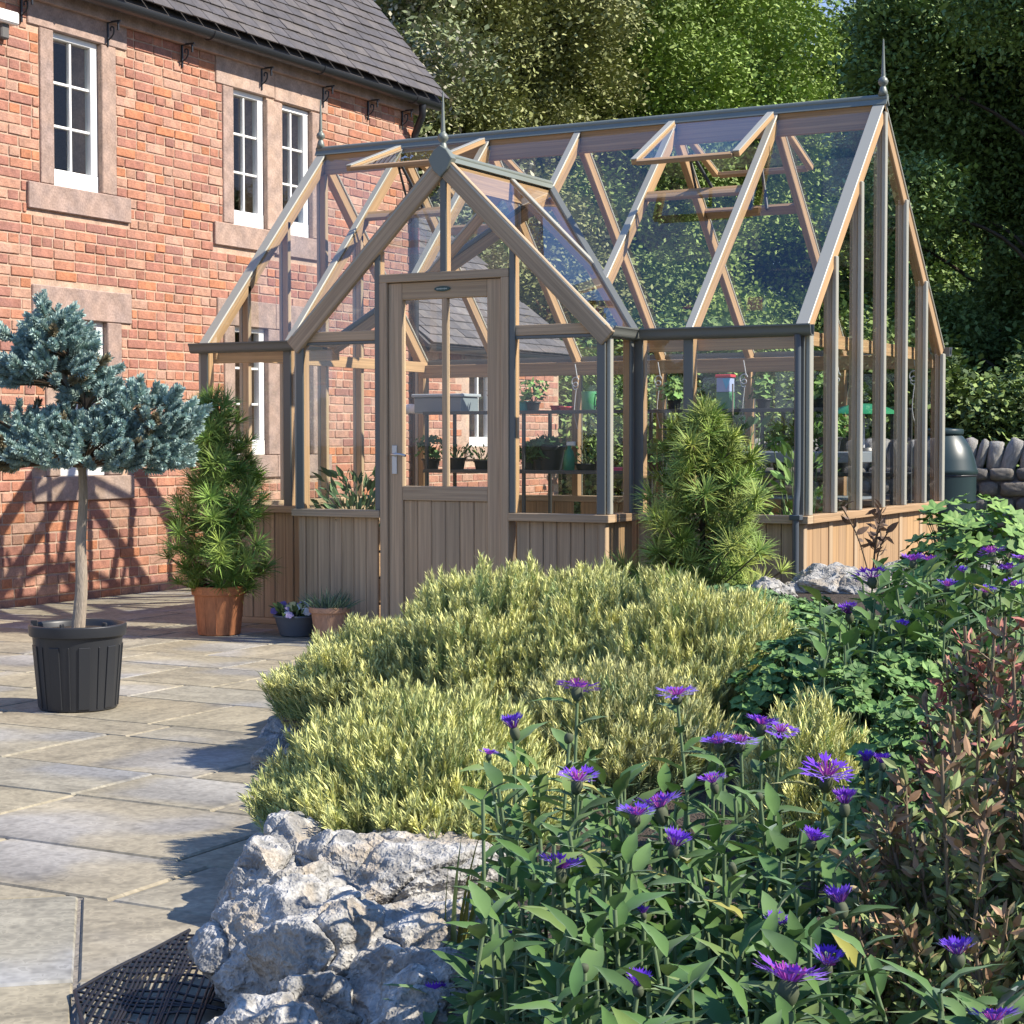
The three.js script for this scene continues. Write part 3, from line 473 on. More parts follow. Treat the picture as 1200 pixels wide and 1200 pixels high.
  const rafter = (x, y0, back, w, cap, tm = M.cedar) => {
    const z0 = zRoof(y0), n = back ? nB : nF, f = z => back ? -W - z : z;
    const a = V(x, y0, f(z0)), b = V(x, HR, -W / 2);
    const off = (p, k) => p.clone().addScaledVector(n, k);
    P('rafter', bar(off(a, -0.037), off(b, -0.037), w, 0.07, n, 0.004), pick(tm));
    P('rafter_cap', bar(off(a, 0.010), off(b, 0.010), cap, 0.014, n, 0.004), M.cap);
  };
  for (let i = 0; i <= 6; i++) {
    const x = clamp(i * BAY, 0.02, L - 0.02), end = i === 0 || i === 6, w = end ? 0.06 : 0.042, c = end ? 0.075 : 0.048;
    rafter(x, Math.abs(x - PX) < PW ? Math.min(valleyY(x), HR - 0.1) : EV - 0.005, false, w, c); rafter(x, EV - 0.005, true, w, c);
  }
  P('ridge_board', bar(V(0, HR - 0.07, -W / 2), V(L, HR - 0.07, -W / 2), 0.035, 0.15, V(0, 1, 0)), M.cedar[0]);
  const rc = new THREE.Shape(); rc.moveTo(-0.036, -0.036); rc.lineTo(-0.018, -0.002); rc.absarc(0, 0.008, 0.021, Math.PI * 1.15, -0.15 * Math.PI, true); rc.lineTo(0.036, -0.036); rc.lineTo(0.028, -0.038); rc.lineTo(0, -0.006); rc.lineTo(-0.028, -0.038);
  const ridgeGeo = (len) => new THREE.ExtrudeGeometry(rc, { depth: len, bevelEnabled: false, curveSegments: 6 });
  P('ridge_cap', ridgeGeo(L + 0.06).rotateY(Math.PI / 2).translate(-0.03, HR + 0.03, -W / 2), M.ridge);
  const finial = (x, y, z, s = 1) => P('finial', new THREE.LatheGeometry([[0.0, 0.30], [0.004, 0.295], [0.012, 0.10], [0.014, 0.085], [0.012, 0.082], [0.024, 0.07], [0.03, 0.055], [0.026, 0.038], [0.014, 0.028], [0.018, 0.02], [0.024, 0.0], [0.03, -0.03], [0.0, -0.03]].map(p => new THREE.Vector2(p[0] * s, p[1] * s)), 14).translate(x, y, z), M.ridge);
  finial(L, HR + 0.08, -W / 2, 1.05); finial(0, HR + 0.08, -W / 2, 1.05); finial(PX, HP + 0.075, PP + 0.01, 1.08);
  const glass = (name, vs) => P(name, polyPane(vs), M.glass);
  const rp = (x, y, back, k = 0) => { const z = zRoof(y), n = back ? nB : nF; return V(x, y, back ? -W - z : z).addScaledVector(n, k); };
  const vents = [[1, false], [4, false], [1, true], [4, true]]; const vy = HR - 0.50;       // lower edge of a vent opening
  for (let i = 0; i < 6; i++) for (const back of [false, true]) {
    const x0 = i * BAY + 0.022, x1 = (i + 1) * BAY - 0.022, isV = vents.some(v => v[0] === i && v[1] === back), top = isV ? vy - 0.02 : HR - 0.05;
    if (!back && x1 > PX - PW && x0 < PX + PW) {                // cut by the porch roof
      const pts = []; const b = x => Math.abs(x - PX) < PW ? valleyY(x) : EV; const xs = [x0]; for (const k of [PX - PW, PX, PX + PW]) if (k > x0 && k < x1) xs.push(k); xs.push(x1);
      for (const x of xs) pts.push([x, b(x)]);
      for (let q = 0; q + 1 < pts.length; q++) glass('roof_pane', [rp(pts[q][0], Math.min(pts[q][1] + 0.02, top), back), rp(pts[q + 1][0], Math.min(pts[q + 1][1] + 0.02, top), back), rp(pts[q + 1][0], top, back), rp(pts[q][0], top, back)]);
    } else glass('roof_pane', [rp(x0, EV + 0.004, back), rp(x1, EV + 0.004, back), rp(x1, top, back), rp(x0, top, back)]);
    if (isV) {
      P('vent_trimmer', bar(rp(x0, vy - 0.02, back, -0.02), rp(x1, vy - 0.02, back, -0.02), 0.07, 0.03, back ? nB : nF), M.cedar[1]);
      const G = new THREE.Group(); G.name = 'roof_vent'; gh.add(G);
      const h = rp(0, HR - 0.04, back, 0.03), len = (HR - 0.04 - vy) / nF.z, ang = back ? 0.45 : i === 4 ? 0.30 : 0.47;
      const base = V(0, -nF.z, (back ? -1 : 1) * nF.y), n = back ? nB : nF, dir = base.clone().multiplyScalar(Math.cos(ang)).addScaledVector(n, Math.sin(ang)), vn = n.clone().multiplyScalar(Math.cos(ang)).addScaledVector(base, -Math.sin(ang));
      const a0 = V(x0 - 0.012, h.y, h.z), b0 = V(x1 + 0.012, h.y, h.z), a1 = a0.clone().addScaledVector(dir, len + 0.03), b1 = b0.clone().addScaledVector(dir, len + 0.03);
      for (const [a, b] of [[a0, a1], [b0, b1]]) { part(G, 'vent_frame', bar(a, b, 0.04, 0.032, vn), M.cedar[0]); part(G, 'vent_cap', bar(a.clone().addScaledVector(vn, 0.021), b.clone().addScaledVector(vn, 0.021), 0.043, 0.008, vn), M.cap); }
      part(G, 'vent_rail', bar(a1.clone().add(V(0.021, 0, 0)), b1.clone().add(V(-0.021, 0, 0)), 0.045, 0.028, vn), M.cedar[3]);
      part(G, 'vent_pane', polyPane([a0, b0, b1, a1].map(p => p.clone().addScaledVector(vn, 0.008))), M.glass);
      const s0 = rp((x0 + x1) / 2, vy, back, -0.04), s1 = a1.clone().add(b1).multiplyScalar(0.5).addScaledVector(dir, -0.08);
      part(G, 'vent_opener', merge([tube([s0, s0.clone().lerp(s1, 0.5), s1], 0.009, 6, 6), tube([s0.clone().add(V(0.12, -0.005, 0)), s1.clone().add(V(0.02, 0, 0))], 0.012, 4, 6)]), M.black);
    }
  }
  // ---- wall glass
  const wallPane = (a, b, y0, y1, y1b = y1) => glass('wall_pane', [V(a[0], y0, a[1]), V(b[0], y0, b[1]), V(b[0], y1b, b[1]), V(a[0], y1, a[1])]);
  wallPane([0.055, -0.002], [BAY - 0.025, -0.002], Hs, EV - 0.03); wallPane([BAY + 0.025, -0.002], [PX - PW, -0.002], Hs, EV - 0.03); wallPane([PX + PW + 0.055, -0.002], [5 * BAY - 0.025, -0.002], Hs, EV - 0.03); wallPane([5 * BAY + 0.025, -0.002], [L - 0.055, -0.002], Hs, EV - 0.03);
  for (let i = 0; i < 6; i++) wallPane([i * BAY + 0.03, -W + 0.002], [(i + 1) * BAY - 0.03, -W + 0.002], Hs, EV - 0.02);
  for (let k = 0; k < 6; k++) for (const x of [L - 0.002, 0.002]) { const h = k => yRoof(-(W / 2 - Math.abs(W / 2 - W * k / 6))) - 0.04; wallPane([x, -W * k / 6 - (k ? 0.018 : 0.055)], [x, -W * (k + 1) / 6 + (k < 5 ? 0.018 : 0.055)], Hs, h(k), h(k + 1)); }
  // ---- porch
  const pn = V(HP - EV, PW, 0).normalize();           // normal of the right slope
  for (const s of [1, -1]) {
    const n = V(pn.x * s, pn.y, 0), E = V(PX + s * PW, EV, PP), A = V(PX, HP, PP), B = V(PX, HP, zp), C = V(PX + s * PW, EV, 0);
    P('barge_board', bar(E.clone().add(V(s * 0.02, -0.05, 0.015)), A.clone().add(V(s * 0.015, -0.038, 0.015)), 0.036, 0.105, n, 0.004), pick(M.grey));
    P('barge_cap', bar(E.clone().add(V(s * 0.012, 0.018, 0.005)), A.clone().add(V(s * 0.004, 0.02, 0.005)), 0.06, 0.014, n, 0.004), M.cap);
    P('valley_flashing', bar(C.clone().add(V(0, 0.012, 0)), B.clone().add(V(0, 0.012, 0)), 0.05, 0.03, V(0, 1, 0), 0.006), M.capDark);
    const zm = -0.42, vyj = yRoof(zm);
    P('jack_rafter', bar(V(PX + s * PW * (HP - vyj) / (HP - EV), vyj - 0.03, zm), V(PX, HP - 0.03, zm), 0.035, 0.06, n, 0.004), pick(M.cedar));
    P('jack_rafter_cap', bar(V(PX + s * PW * (HP - vyj) / (HP - EV), vyj + 0.01, zm), V(PX, HP + 0.01, zm), 0.045, 0.014, n, 0.004), M.cap);
    P('valley_rafter', bar(C.clone().add(V(0, -0.05, 0)), B.clone().add(V(0, -0.05, 0)), 0.04, 0.07, V(0, 1, 0), 0.004), pick(M.cedar));
    const J = V(PX + s * PW * (HP - vyj) / (HP - EV), vyj, zm), J2 = V(PX, HP, zm);
    P('porch_roof_pane', polyPane([E, C, J, J2, A]), M.glass); P('porch_roof_pane', polyPane([J, B, J2]), M.glass);
    P('porch_purlin', bar(V(PX + s * (PW - 0.02), EV - 0.01, PP - 0.02), V(PX + s * (PW - 0.02), EV - 0.01, 0), 0.03, 0.05, V(0, 1, 0)), M.cedar[0]);
    // gable rail and glass
    const jx = PX + s * 0.455, ex = PX + s * (PW - 0.05);
    P('gable_rail', abox(Math.min(jx, ex), Math.max(jx, ex), EV - 0.02, EV + 0.04, PP - 0.04, PP + 0.004), pick(M.grey));
    P('gable_rail_cap', abox(Math.min(jx, ex), Math.max(jx, ex), EV - 0.04, EV - 0.021, PP - 0.03, PP + 0.003), M.capDark);
    const yb = x => HP - Math.abs(x - PX) / PW * (HP - EV) - 0.06;
    post(PX + s * 0.455, PP, Hs, yb(PX + s * 0.455), 0, 1, 0.03, 0.05, M.capDark);
    wallPane([Math.min(jx, ex), PP - 0.002], [Math.max(jx, ex), PP - 0.002], Hs, EV - 0.03);
    glass('gable_pane', [V(jx, EV + 0.035, PP - 0.002), V(PX + s * (PW - 0.14), EV + 0.035, PP - 0.002), V(jx, yb(jx), PP - 0.002)]);
    glass('gable_pane', [V(PX + s * 0.012, 2.17, PP - 0.002), V(PX + s * 0.44, 2.17, PP - 0.002), V(PX + s * 0.44, yb(PX + 0.44), PP - 0.002), V(PX + s * 0.012, yb(PX + 0.012), PP - 0.002)]);
    wallPane([PX + s * PW, PP - 0.04], [PX + s * PW, 0.06], Hs, EV - 0.04);
  }
  post(PX, PP, 2.14, HP - 0.09, 0, 1, 0.034, 0.05, M.capDark);
  P('porch_ridge_board', bar(V(PX, HP - 0.08, PP - 0.02), V(PX, HP - 0.08, zp), 0.03, 0.13, V(0, 1, 0)), M.cedar[2]);
  P('porch_ridge_cap', ridgeGeo(PP - zp + 0.03).scale(0.85, 0.85, 1).translate(PX, HP + 0.028, zp), M.ridge);
  P('apex_block', (() => { const s = new THREE.Shape([[0, 0.075], [0.04, 0.05], [0.075, 0.0], [0.045, -0.06], [0, -0.10], [-0.045, -0.06], [-0.075, 0.0], [-0.04, 0.05]].map(p => new THREE.Vector2(...p))); return new THREE.ExtrudeGeometry(s, { depth: 0.05, bevelEnabled: true, bevelSize: 0.004, bevelThickness: 0.004, bevelSegments: 1 }).translate(PX, HP + 0.005, PP - 0.005); })(), M.ridge);
  // ---- door frame and door
  const dx0 = PX - 0.435, dx1 = PX + 0.435, DH = 2.165;
  P('door_frame', abox(dx0, dx0 + 0.05, 0.0, DH - 0.05, PP - 0.07, PP + 0.022), M.grey[0]); P('door_frame', abox(dx1 - 0.05, dx1, 0.0, DH - 0.05, PP - 0.07, PP + 0.022), M.grey[2]); P('door_frame', abox(dx0, dx1, DH - 0.05, DH, PP - 0.07, PP + 0.022), M.grey[1]);
  const D = new THREE.Group(); D.name = 'door'; gh.add(D); const Dp = (n, g, m) => part(D, n, g, m);
  const a = dx0 + 0.053, b = dx1 - 0.053, z0 = PP - 0.04, z1 = PP + 0.004, ty = DH - 0.054, sw = 0.095, my0 = 0.83, my1 = 0.915;
  Dp('stile', abox(a, a + sw, 0.03, ty, z0, z1), M.grey[2]); Dp('stile', abox(b - sw, b, 0.03, ty, z0, z1), M.grey[0]); Dp('rail', abox(a + sw, b - sw, ty - 0.1, ty, z0, z1 - 0.001), M.grey[3]); Dp('rail', abox(a + sw, b - sw, my0, my1, z0, z1 - 0.001), M.grey[1]); Dp('rail', abox(a + sw, b - sw, 0.03, 0.13, z0, z1 - 0.001), M.grey[3]);
  const n = 6, bw = (b - a - 2 * sw) / n; for (let i = 0; i < n; i++) Dp('board', bar(V(a + sw + (i + 0.5) * bw, 0.131, PP - 0.018), V(a + sw + (i + 0.5) * bw, my0, PP - 0.018), bw - 0.003, 0.02, V(0, 0, 1), 0.005), pick(M.grey));
  Dp('glazing_bar', abox(PX - 0.018, PX + 0.018, my1, ty - 0.1, z0 + 0.006, z1 - 0.004), M.grey[0]);
  for (const [p, q] of [[a + sw, PX - 0.018], [PX + 0.018, b - sw]]) Dp('pane', polyPane([V(p, my1, PP - 0.02), V(q, my1, PP - 0.02), V(q, ty - 0.1, PP - 0.02), V(p, ty - 0.1, PP - 0.02)]), M.glass);
  Dp('maker_plate', (() => { const s = new THREE.Shape(); s.absellipse(0, 0, 0.052, 0.013, 0, Math.PI * 2); return new THREE.ExtrudeGeometry(s, { depth: 0.004, bevelEnabled: true, bevelSize: 0.002, bevelThickness: 0.002, bevelSegments: 2, curveSegments: 20 }).translate(PX - 0.01, ty - 0.045, z1); })(), std(RGB(0.03, 0.07, 0.055), 0.35));
  Dp('plate_lettering', merge([...Array(9)].map((_, i) => new THREE.BoxGeometry(0.0045, i % 3 ? 0.006 : 0.0085, 0.001).translate(PX - 0.01 - 0.032 + i * 0.008, ty - 0.045, z1 + 0.0068))), std(RGB(0.55, 0.6, 0.5), 0.5));
  const hx = a + 0.042, hy = 1.10;
  Dp('handle', merge([cbox(0.034, 0.17, 0.006, 0.002).translate(hx, hy - 0.03, z1 + 0.004), tube([V(hx, hy, z1), V(hx, hy, z1 + 0.04), V(hx + 0.02, hy, z1 + 0.05), V(hx + 0.06, hy + 0.002, z1 + 0.05), V(hx + 0.105, hy - 0.006, z1 + 0.05)], 0.008, 18, 8), new THREE.CylinderGeometry(0.014, 0.014, 0.012, 14).rotateX(Math.PI / 2).translate(hx, hy, z1 + 0.008)]), M.steel);
  // wire scroll brackets that hang below the back eaves
  for (const x of [1.45, 2.12, 2.78, 3.46, 4.0]) {
    const c = V(x, EV - 0.11, -W + 0.2), pts = []; for (let t = 0; t <= 24; t++) { const q = t / 24, r = 0.03 * (1 - 0.5 * q), an = q * Math.PI * 4; pts.push(c.clone().add(V(Math.cos(an) * r, -0.06 + Math.sin(an) * r - q * 0.06, 0))); }
    P('scroll_hook', merge([tube(pts, 0.004, 60, 5), tube([c.clone().add(V(0, 0.06, 0)), c.clone().add(V(0.02, -0.05, 0))], 0.004, 4, 5), tube([c.clone().add(V(0.01, -0.12, 0)), c.clone().add(V(-0.005, -0.3, 0)), c.clone().add(V(0.02, -0.42, 0))], 0.0035, 8, 5)]), M.wire);
  }
}

// ================================================================ ROCKS
M.rock = std(RGB(1, 1, 1), 0.9, { vertexColors: true, map: scaled(tex(512, (u, v) => { const k = 0.55 * bN1(u, v) + 0.45 * bN2(u, v), b = 0.80 + 0.5 * (k - 0.4); return [b, b, b * 0.99]; }), 4), bumpMap: scaled(mottleBump, 4), bumpScale: 0.012 });
function ridged(x, y, z, o) { let t = 0, a = 0.5; for (let i = 0; i < o; i++) { t += a * (1 - Math.abs(N3(x, y, z)) * 2); x = x * 2.1 + 5.3; y = y * 2.1 - 2.2; z = z * 2.1 + 9.1; a *= 0.52; } return t; }
function chunkGeo(ctr, rx, ry, rz, seed, detail, S, dk) {       // one broken block: flat fracture faces, worn edges, pitted skin
  const r = mulberry(seed); let g = new THREE.IcosahedronGeometry(1, detail); g.deleteAttribute('uv'); g.deleteAttribute('normal'); g = mergeVertices(g, 1e-5);
  const planes = []; for (let i = 0; i < 15; i++) planes.push([V(r() * 2 - 1, (r() * 2 - 1) * 0.9 + 0.1, r() * 2 - 1).normalize(), 0.55 + 0.3 * r()]);
  for (let i = 0; i < 26; i++) planes.push([V(r() * 2 - 1, r() * 2 - 1, r() * 2 - 1).normalize(), 0.76 + 0.2 * r()]);
  const p = g.attributes.position, col = new Float32Array(p.count * 3), uv = new Float32Array(p.count * 2);
  for (let i = 0; i < p.count; i++) {
    const d = V(p.getX(i), p.getY(i), p.getZ(i)).normalize(); let q = 1, q2 = 1;
    for (const [n, off] of planes) { const k = d.dot(n); if (k > 0.05) { const t = off / k; if (t < q) { q2 = q; q = t; } else if (t < q2) q2 = t; } }
    const edge = q2 - q;                                          // rounds the arrises a little
    q -= 0.022 * Math.exp(-edge * 30);
    const v = V(d.x * rx * q, d.y * ry * q, d.z * rz * q).add(ctr), a = v.x + S, b = v.y - S, c = v.z + S * 0.5;
    const pit = Math.max(0, N3(a * 34, b * 34, c * 34) - 0.15), crack = Math.exp(-Math.abs(N3(a * 5 + 9, b * 8, c * 5)) * 45);
    const disp = 0.012 * fbm(a * 7, b * 7, c * 7, 2) + 0.026 * (ridged(a * 9, b * 15, c * 9, 5) - 0.5) - 0.012 * pit - 0.022 * crack;
    v.addScaledVector(V(d.x / rx, d.y / ry, d.z / rz).normalize(), disp);
    p.setXYZ(i, v.x, v.y, v.z); uv[i * 2] = v.x; uv[i * 2 + 1] = v.z;
    const t1 = smooth(0.0, 0.25, fbm(a * 8 + 40, b * 8, c * 8, 4)), t2 = smooth(0.03, 0.24, fbm(a * 14, b * 14 + 70, c * 14, 4)), t3 = smooth(-0.2, 0.3, fbm(a * 22, b * 22, c * 22 + 90, 3));
    let R = lerp(0.40, 0.62, t3), G = lerp(0.388, 0.60, t3), B = lerp(0.365, 0.565, t3);
    R = lerp(R, 0.48, t1 * 0.6); G = lerp(G, 0.385, t1 * 0.6); B = lerp(B, 0.27, t1 * 0.6);
    R = lerp(R, 0.20, t2 * 0.6); G = lerp(G, 0.197, t2 * 0.6); B = lerp(B, 0.19, t2 * 0.6);
    R = lerp(R, 0.08, dk); G = lerp(G, 0.09, dk); B = lerp(B, 0.104, dk);
    col[i * 3] = R; col[i * 3 + 1] = G; col[i * 3 + 2] = B;
  }
  g.setAttribute('color', new THREE.BufferAttribute(col, 3)); g.setAttribute('uv', new THREE.BufferAttribute(uv, 2)); const o = toCreasedNormals(g, 0.34), P = o.attributes.position, U = o.attributes.uv, A = V(0, 0, 0), B = V(0, 0, 0), C = V(0, 0, 0);
  for (let i = 0; i < P.count; i += 3) { A.fromBufferAttribute(P, i); B.fromBufferAttribute(P, i + 1); C.fromBufferAttribute(P, i + 2); const n = B.clone().sub(A).cross(C.clone().sub(A)), x = Math.abs(n.x), y = Math.abs(n.y), z = Math.abs(n.z); [A, B, C].forEach((v, k) => x > y && x > z ? U.setXY(i + k, v.z, v.y) : y > z ? U.setXY(i + k, v.x, v.z) : U.setXY(i + k, v.x, v.y)); }
  return o;
}
function rockGeo(rx, ry, rz, seed, detail, o = {}) {
  const r = mulberry(seed + 500), S = seed * 13.7, out = [chunkGeo(V(0, 0, 0), rx, ry, rz, seed, detail, S, o.dark || 0)], n = o.chunks ?? 3;
  for (let i = 0; i < n; i++) { const a = i / n * 6.28 + r() * 1.5, k = 0.5 + 0.2 * r(); out.push(chunkGeo(V(Math.cos(a) * rx * 0.55, (r() - 0.35) * ry * 0.55, Math.sin(a) * rz * 0.55), rx * k, ry * (k + 0.1), rz * k, seed * 7 + i, Math.round(detail * 0.7), S, o.dark || 0)); }
  return mergeGeometries(out);
}
function rock(label, pos, rad, seed, detail, o = {}) { const m = single('limestone_rock', label, 'rock', rockGeo(...rad, seed, detail, o), M.rock, pos, 'limestone rocks edging the bed'); m.rotation.set(o.tx || 0, o.turn || 0, o.tz || 0); return m; }
const onBed = (u, v, D, y) => { const p = at(u, v, D); return [p.x, y, p.z]; };
rock('large pale craggy limestone boulder in front of the cornflowers', [5.45, 0.02, 6.40], [0.32, 0.28, 0.36], 3, 58, { turn: 0.6, chunks: 4 });
rock('pale fissured limestone boulder with a deep dark cleft beside the paving net', [4.83, 0.0, 5.72], [0.27, 0.24, 0.36], 8, 54, { turn: 0.55 });
rock('rough weathered limestone boulder below the front of the lavender', [4.46, 0.0, 5.12], [0.26, 0.2, 0.32], 14, 50, { turn: 0.9 });
rock('tan-stained limestone boulder tucked against the lavender stems', [5.12, 0.06, 5.72], [0.25, 0.22, 0.30], 19, 46, {});
rock('flat-topped limestone boulder behind the fissured boulder', [4.74, 0.03, 5.2], [0.22, 0.2, 0.26], 23, 42, { turn: 2 });
rock('dark slate-grey rock poking out under the lavender', [4.02, 0.0, 4.45], [0.17, 0.19, 0.24], 22, 40, { dark: 0.8, turn: 0.4, chunks: 1 });
rock('low pale limestone slab at the foot of the large craggy boulder', [5.5, 0.0, 6.84], [0.2, 0.17, 0.18], 35, 40, { turn: 0.2 });
rock('pale limestone rock half hidden by the low cornflower clump', [5.72, 0.08, 6.6], [0.24, 0.24, 0.26], 39, 38, { turn: 1.1 });
rock('low pale limestone rock jammed beside the dark slate-grey rock', [4.2, -0.01, 4.82], [0.17, 0.14, 0.19], 27, 36, { turn: 1.4, chunks: 2 });
[[3.62, 0.0, 4.05], [3.2, 0.0, 3.45], [3.0, 0.0, 2.7], [3.0, 0.0, 1.95], [3.12, 0.03, 1.2]].forEach((p, i) => rock('limestone rock at the back edge of the bed hidden behind the lavender', p, [0.15, 0.13, 0.3], 31 + i, 16, { chunks: 1 }));
rock('limestone boulder at the near end of the rock edging', [5.95, 0.0, 7.5], [0.36, 0.26, 0.40], 44, 24, {});
rock('long pale limestone rock below the corner downpipe', [4.55, 0.44, 0.62], [0.34, 0.15, 0.2], 51, 30, { turn: 0.2 });
rock('limestone rock in shade beside the umbrella pine', [4.30, 0.38, 0.98], [0.2, 0.13, 0.16], 57, 24, { turn: 1.2 });
rock('flat pale limestone rock against the sunlit end boards', [4.78, 0.44, 0.2], [0.32, 0.14, 0.26], 61, 26, { turn: 0.7 });
rock('grey limestone rock half buried under the small red-leaved sapling', [4.98, 0.42, -0.45], [0.30, 0.13, 0.3], 66, 22, {});

// ================================================================ dry stone wall at the back
{
  const w = thing('dry_stone_wall', 'grey dry stone wall with upright coping stones behind the greenhouse', 'stone wall');
  const a = V(-1.2, 0, -9.3), b = V(7.4, 0, -11.3), len = a.distanceTo(b), dir = b.clone().sub(a).normalize(), nrm = V(-dir.z, 0, dir.x), rnd = mulberry(123); if (nrm.z < 0) nrm.negate();
  const mats = [[0.30, 0.28, 0.25], [0.36, 0.33, 0.28], [0.25, 0.235, 0.215], [0.33, 0.29, 0.235]].map(c => std(RGB(...c), 0.92, { map: mt, bumpMap: scaled(mottleBump, 6), bumpScale: 0.015 }));
  const copeM = [[0.5, 0.48, 0.44], [0.56, 0.54, 0.5], [0.44, 0.42, 0.39]].map(c => std(RGB(...c), 0.92, { map: mt, bumpMap: scaled(mottleBump, 6), bumpScale: 0.015 }));
  part(w, 'core', (() => { const m = a.clone().add(b).multiplyScalar(0.5); return bar(a.clone().setY(0.38), b.clone().setY(0.38), 0.3, 0.9, V(0, 1, 0), 0.01); })(), mats[2]);
  const lump = [...Array(6)].map((_, i) => { let g = new THREE.IcosahedronGeometry(1, 3); g.deleteAttribute('normal'); g.deleteAttribute('uv'); g = mergeVertices(g, 1e-5); const p = g.attributes.position; const uv = []; for (let k = 0; k < p.count; k++) { const v = V(p.getX(k), p.getY(k), p.getZ(k)); const m = Math.max(Math.abs(v.x), Math.abs(v.y), Math.abs(v.z)); v.multiplyScalar(lerp(1, 1 / m, 0.62) * (1 + 0.22 * fbm(v.x * 1.6 + i * 9, v.y * 1.6, v.z * 1.6, 2))); p.setXYZ(k, v.x, v.y, v.z); uv.push(v.x * 0.3 + i, v.y * 0.2 + v.z * 0.2); } g.setAttribute('uv', new THREE.Float32BufferAttribute(uv, 2)); g.computeVertexNormals(); return g; });
  const q = new THREE.Quaternion().setFromRotationMatrix(new THREE.Matrix4().makeBasis(dir, V(0, 1, 0), nrm));
  let y = -0.05; for (let r = 0; r < 6; r++) { const h = 0.13 + rnd() * 0.04; for (let s = -rnd() * 0.3; s < len; ) { const l = 0.18 + rnd() * 0.22; const m = part(w, 'stone', lump[Math.floor(rnd() * 6)], mats[Math.floor(rnd() * 4)]); m.position.copy(a.clone().addScaledVector(dir, s + l / 2).addScaledVector(nrm, 0.10 + rnd() * 0.03).setY(y + h / 2)); m.quaternion.copy(q); m.scale.set(l / 2 * 0.98, h / 2 * 0.98, 0.12); s += l; } y += h; }
  for (let s = 0.05; s < len; ) { const t = 0.11 + rnd() * 0.07, m = part(w, 'coping_stone', lump[Math.floor(rnd() * 6)], copeM[Math.floor(rnd() * 3)]); m.position.copy(a.clone().addScaledVector(dir, s + t / 2).setY(y + 0.12)); m.quaternion.copy(q).multiply(new THREE.Quaternion().setFromAxisAngle(V(0, 0, 1), -0.28 + (rnd() - 0.5) * 0.3)); m.scale.set(t / 2, 0.17 + rnd() * 0.04, 0.19); s += t; }
}
// ================================================================ water butt
{
  const o = at(1103, 600, 15), g = thing('compost_bin', 'dark green domed plastic compost bin by the dry stone wall', 'compost bin', [o.x, 0.32, o.z]);
  const m = std(RGB(0.017, 0.036, 0.037), 0.38), lathe = a => new THREE.LatheGeometry(a.map(p => new THREE.Vector2(...p)), 36);
  part(g, 'barrel', lathe([[0.0, 0], [0.265, 0], [0.275, 0.3], [0.28, 0.585], [0.292, 0.59], [0.292, 0.62], [0.284, 0.625], [0.27, 0.70], [0.235, 0.80], [0.17, 0.895], [0.15, 0.91]]), m);
  part(g, 'lid', lathe([[0.168, 0.908], [0.175, 0.915], [0.175, 0.945], [0.165, 0.955], [0.0, 0.968]]), m);
  part(g, 'seam', lathe([[0.276, 0.565], [0.284, 0.568], [0.284, 0.578], [0.277, 0.581]]), M.black);
}

// ================================================================ POTS
const lathe = (a, n = 40) => new THREE.LatheGeometry(a.map(p => new THREE.Vector2(...p)), n);
function pot(parent, r0, r1, h, mat, rim = 0.03, lip = 0.012) {
  part(parent, 'pot', lathe([[0.001, 0.004], [r0 - 0.012, 0.004], [r0 - 0.004, 0], [r0, 0.006], [lerp(r0, r1, 0.8), h - rim], [r1 + lip * 0.6, h - rim], [r1 + lip, h - rim + 0.004], [r1 + lip + 0.003, h - 0.006], [r1 + lip, h], [r1 - 0.004, h], [r1 - 0.012, h - 0.012], [r1 - 0.02, h - 0.05]]), mat);
  const s = part(parent, 'soil', (() => { const g = new THREE.CircleGeometry(r1 - 0.012, 28, 0).rotateX(-Math.PI / 2); return g; })(), M.soil); s.position.y = h - 0.03;
}
// ---- blue spruce standard in a black nursery pot
const tuftGeo = (() => {
  const s = new Soup(), r = mulberry(2); const L0 = 0.07;
  for (let i = 0; i < 120; i++) {
    const t = i / 120, a = i * 2.399963, y = t * L0, c = 0.55 + 0.45 * r(); const out = V(Math.cos(a), 0, Math.sin(a)), up = lerp(0.35, 1.4, t) + (r() - 0.5) * 0.3, d = out.clone().add(V(0, up, 0)).normalize(), len = (0.021 + 0.006 * r()) * lerp(1, 0.8, t), side = d.clone().cross(V(r() - 0.5, r() - 0.5, r() - 0.5)).normalize().multiplyScalar(0.0024);
    const p0 = V(0, y, 0).addScaledVector(out, 0.002), p1 = p0.clone().addScaledVector(d, len * 0.75), p2 = p0.clone().addScaledVector(d, len);
    const k = 0.8 + 0.4 * c, col = RGB(k, k, k);
    s.tri(p0.clone().sub(side), p0.clone().add(side), p1.clone().add(side), col); s.tri(p0.clone().sub(side), p1.clone().add(side), p1.clone().sub(side), col); s.tri(p1.clone().sub(side), p1.clone().add(side), p2, col);
  }
  const w = RGB(0.5, 0.35, 0.25); const q = (a, y) => V(Math.cos(a) * 0.0035, y, Math.sin(a) * 0.0035); for (let i = 0; i < 4; i++) s.quad(q(i * 1.57, -0.01), q(i * 1.57 + 1.57, -0.01), q(i * 1.57 + 1.57, L0), q(i * 1.57, L0), w);
  return s.geo();
})();
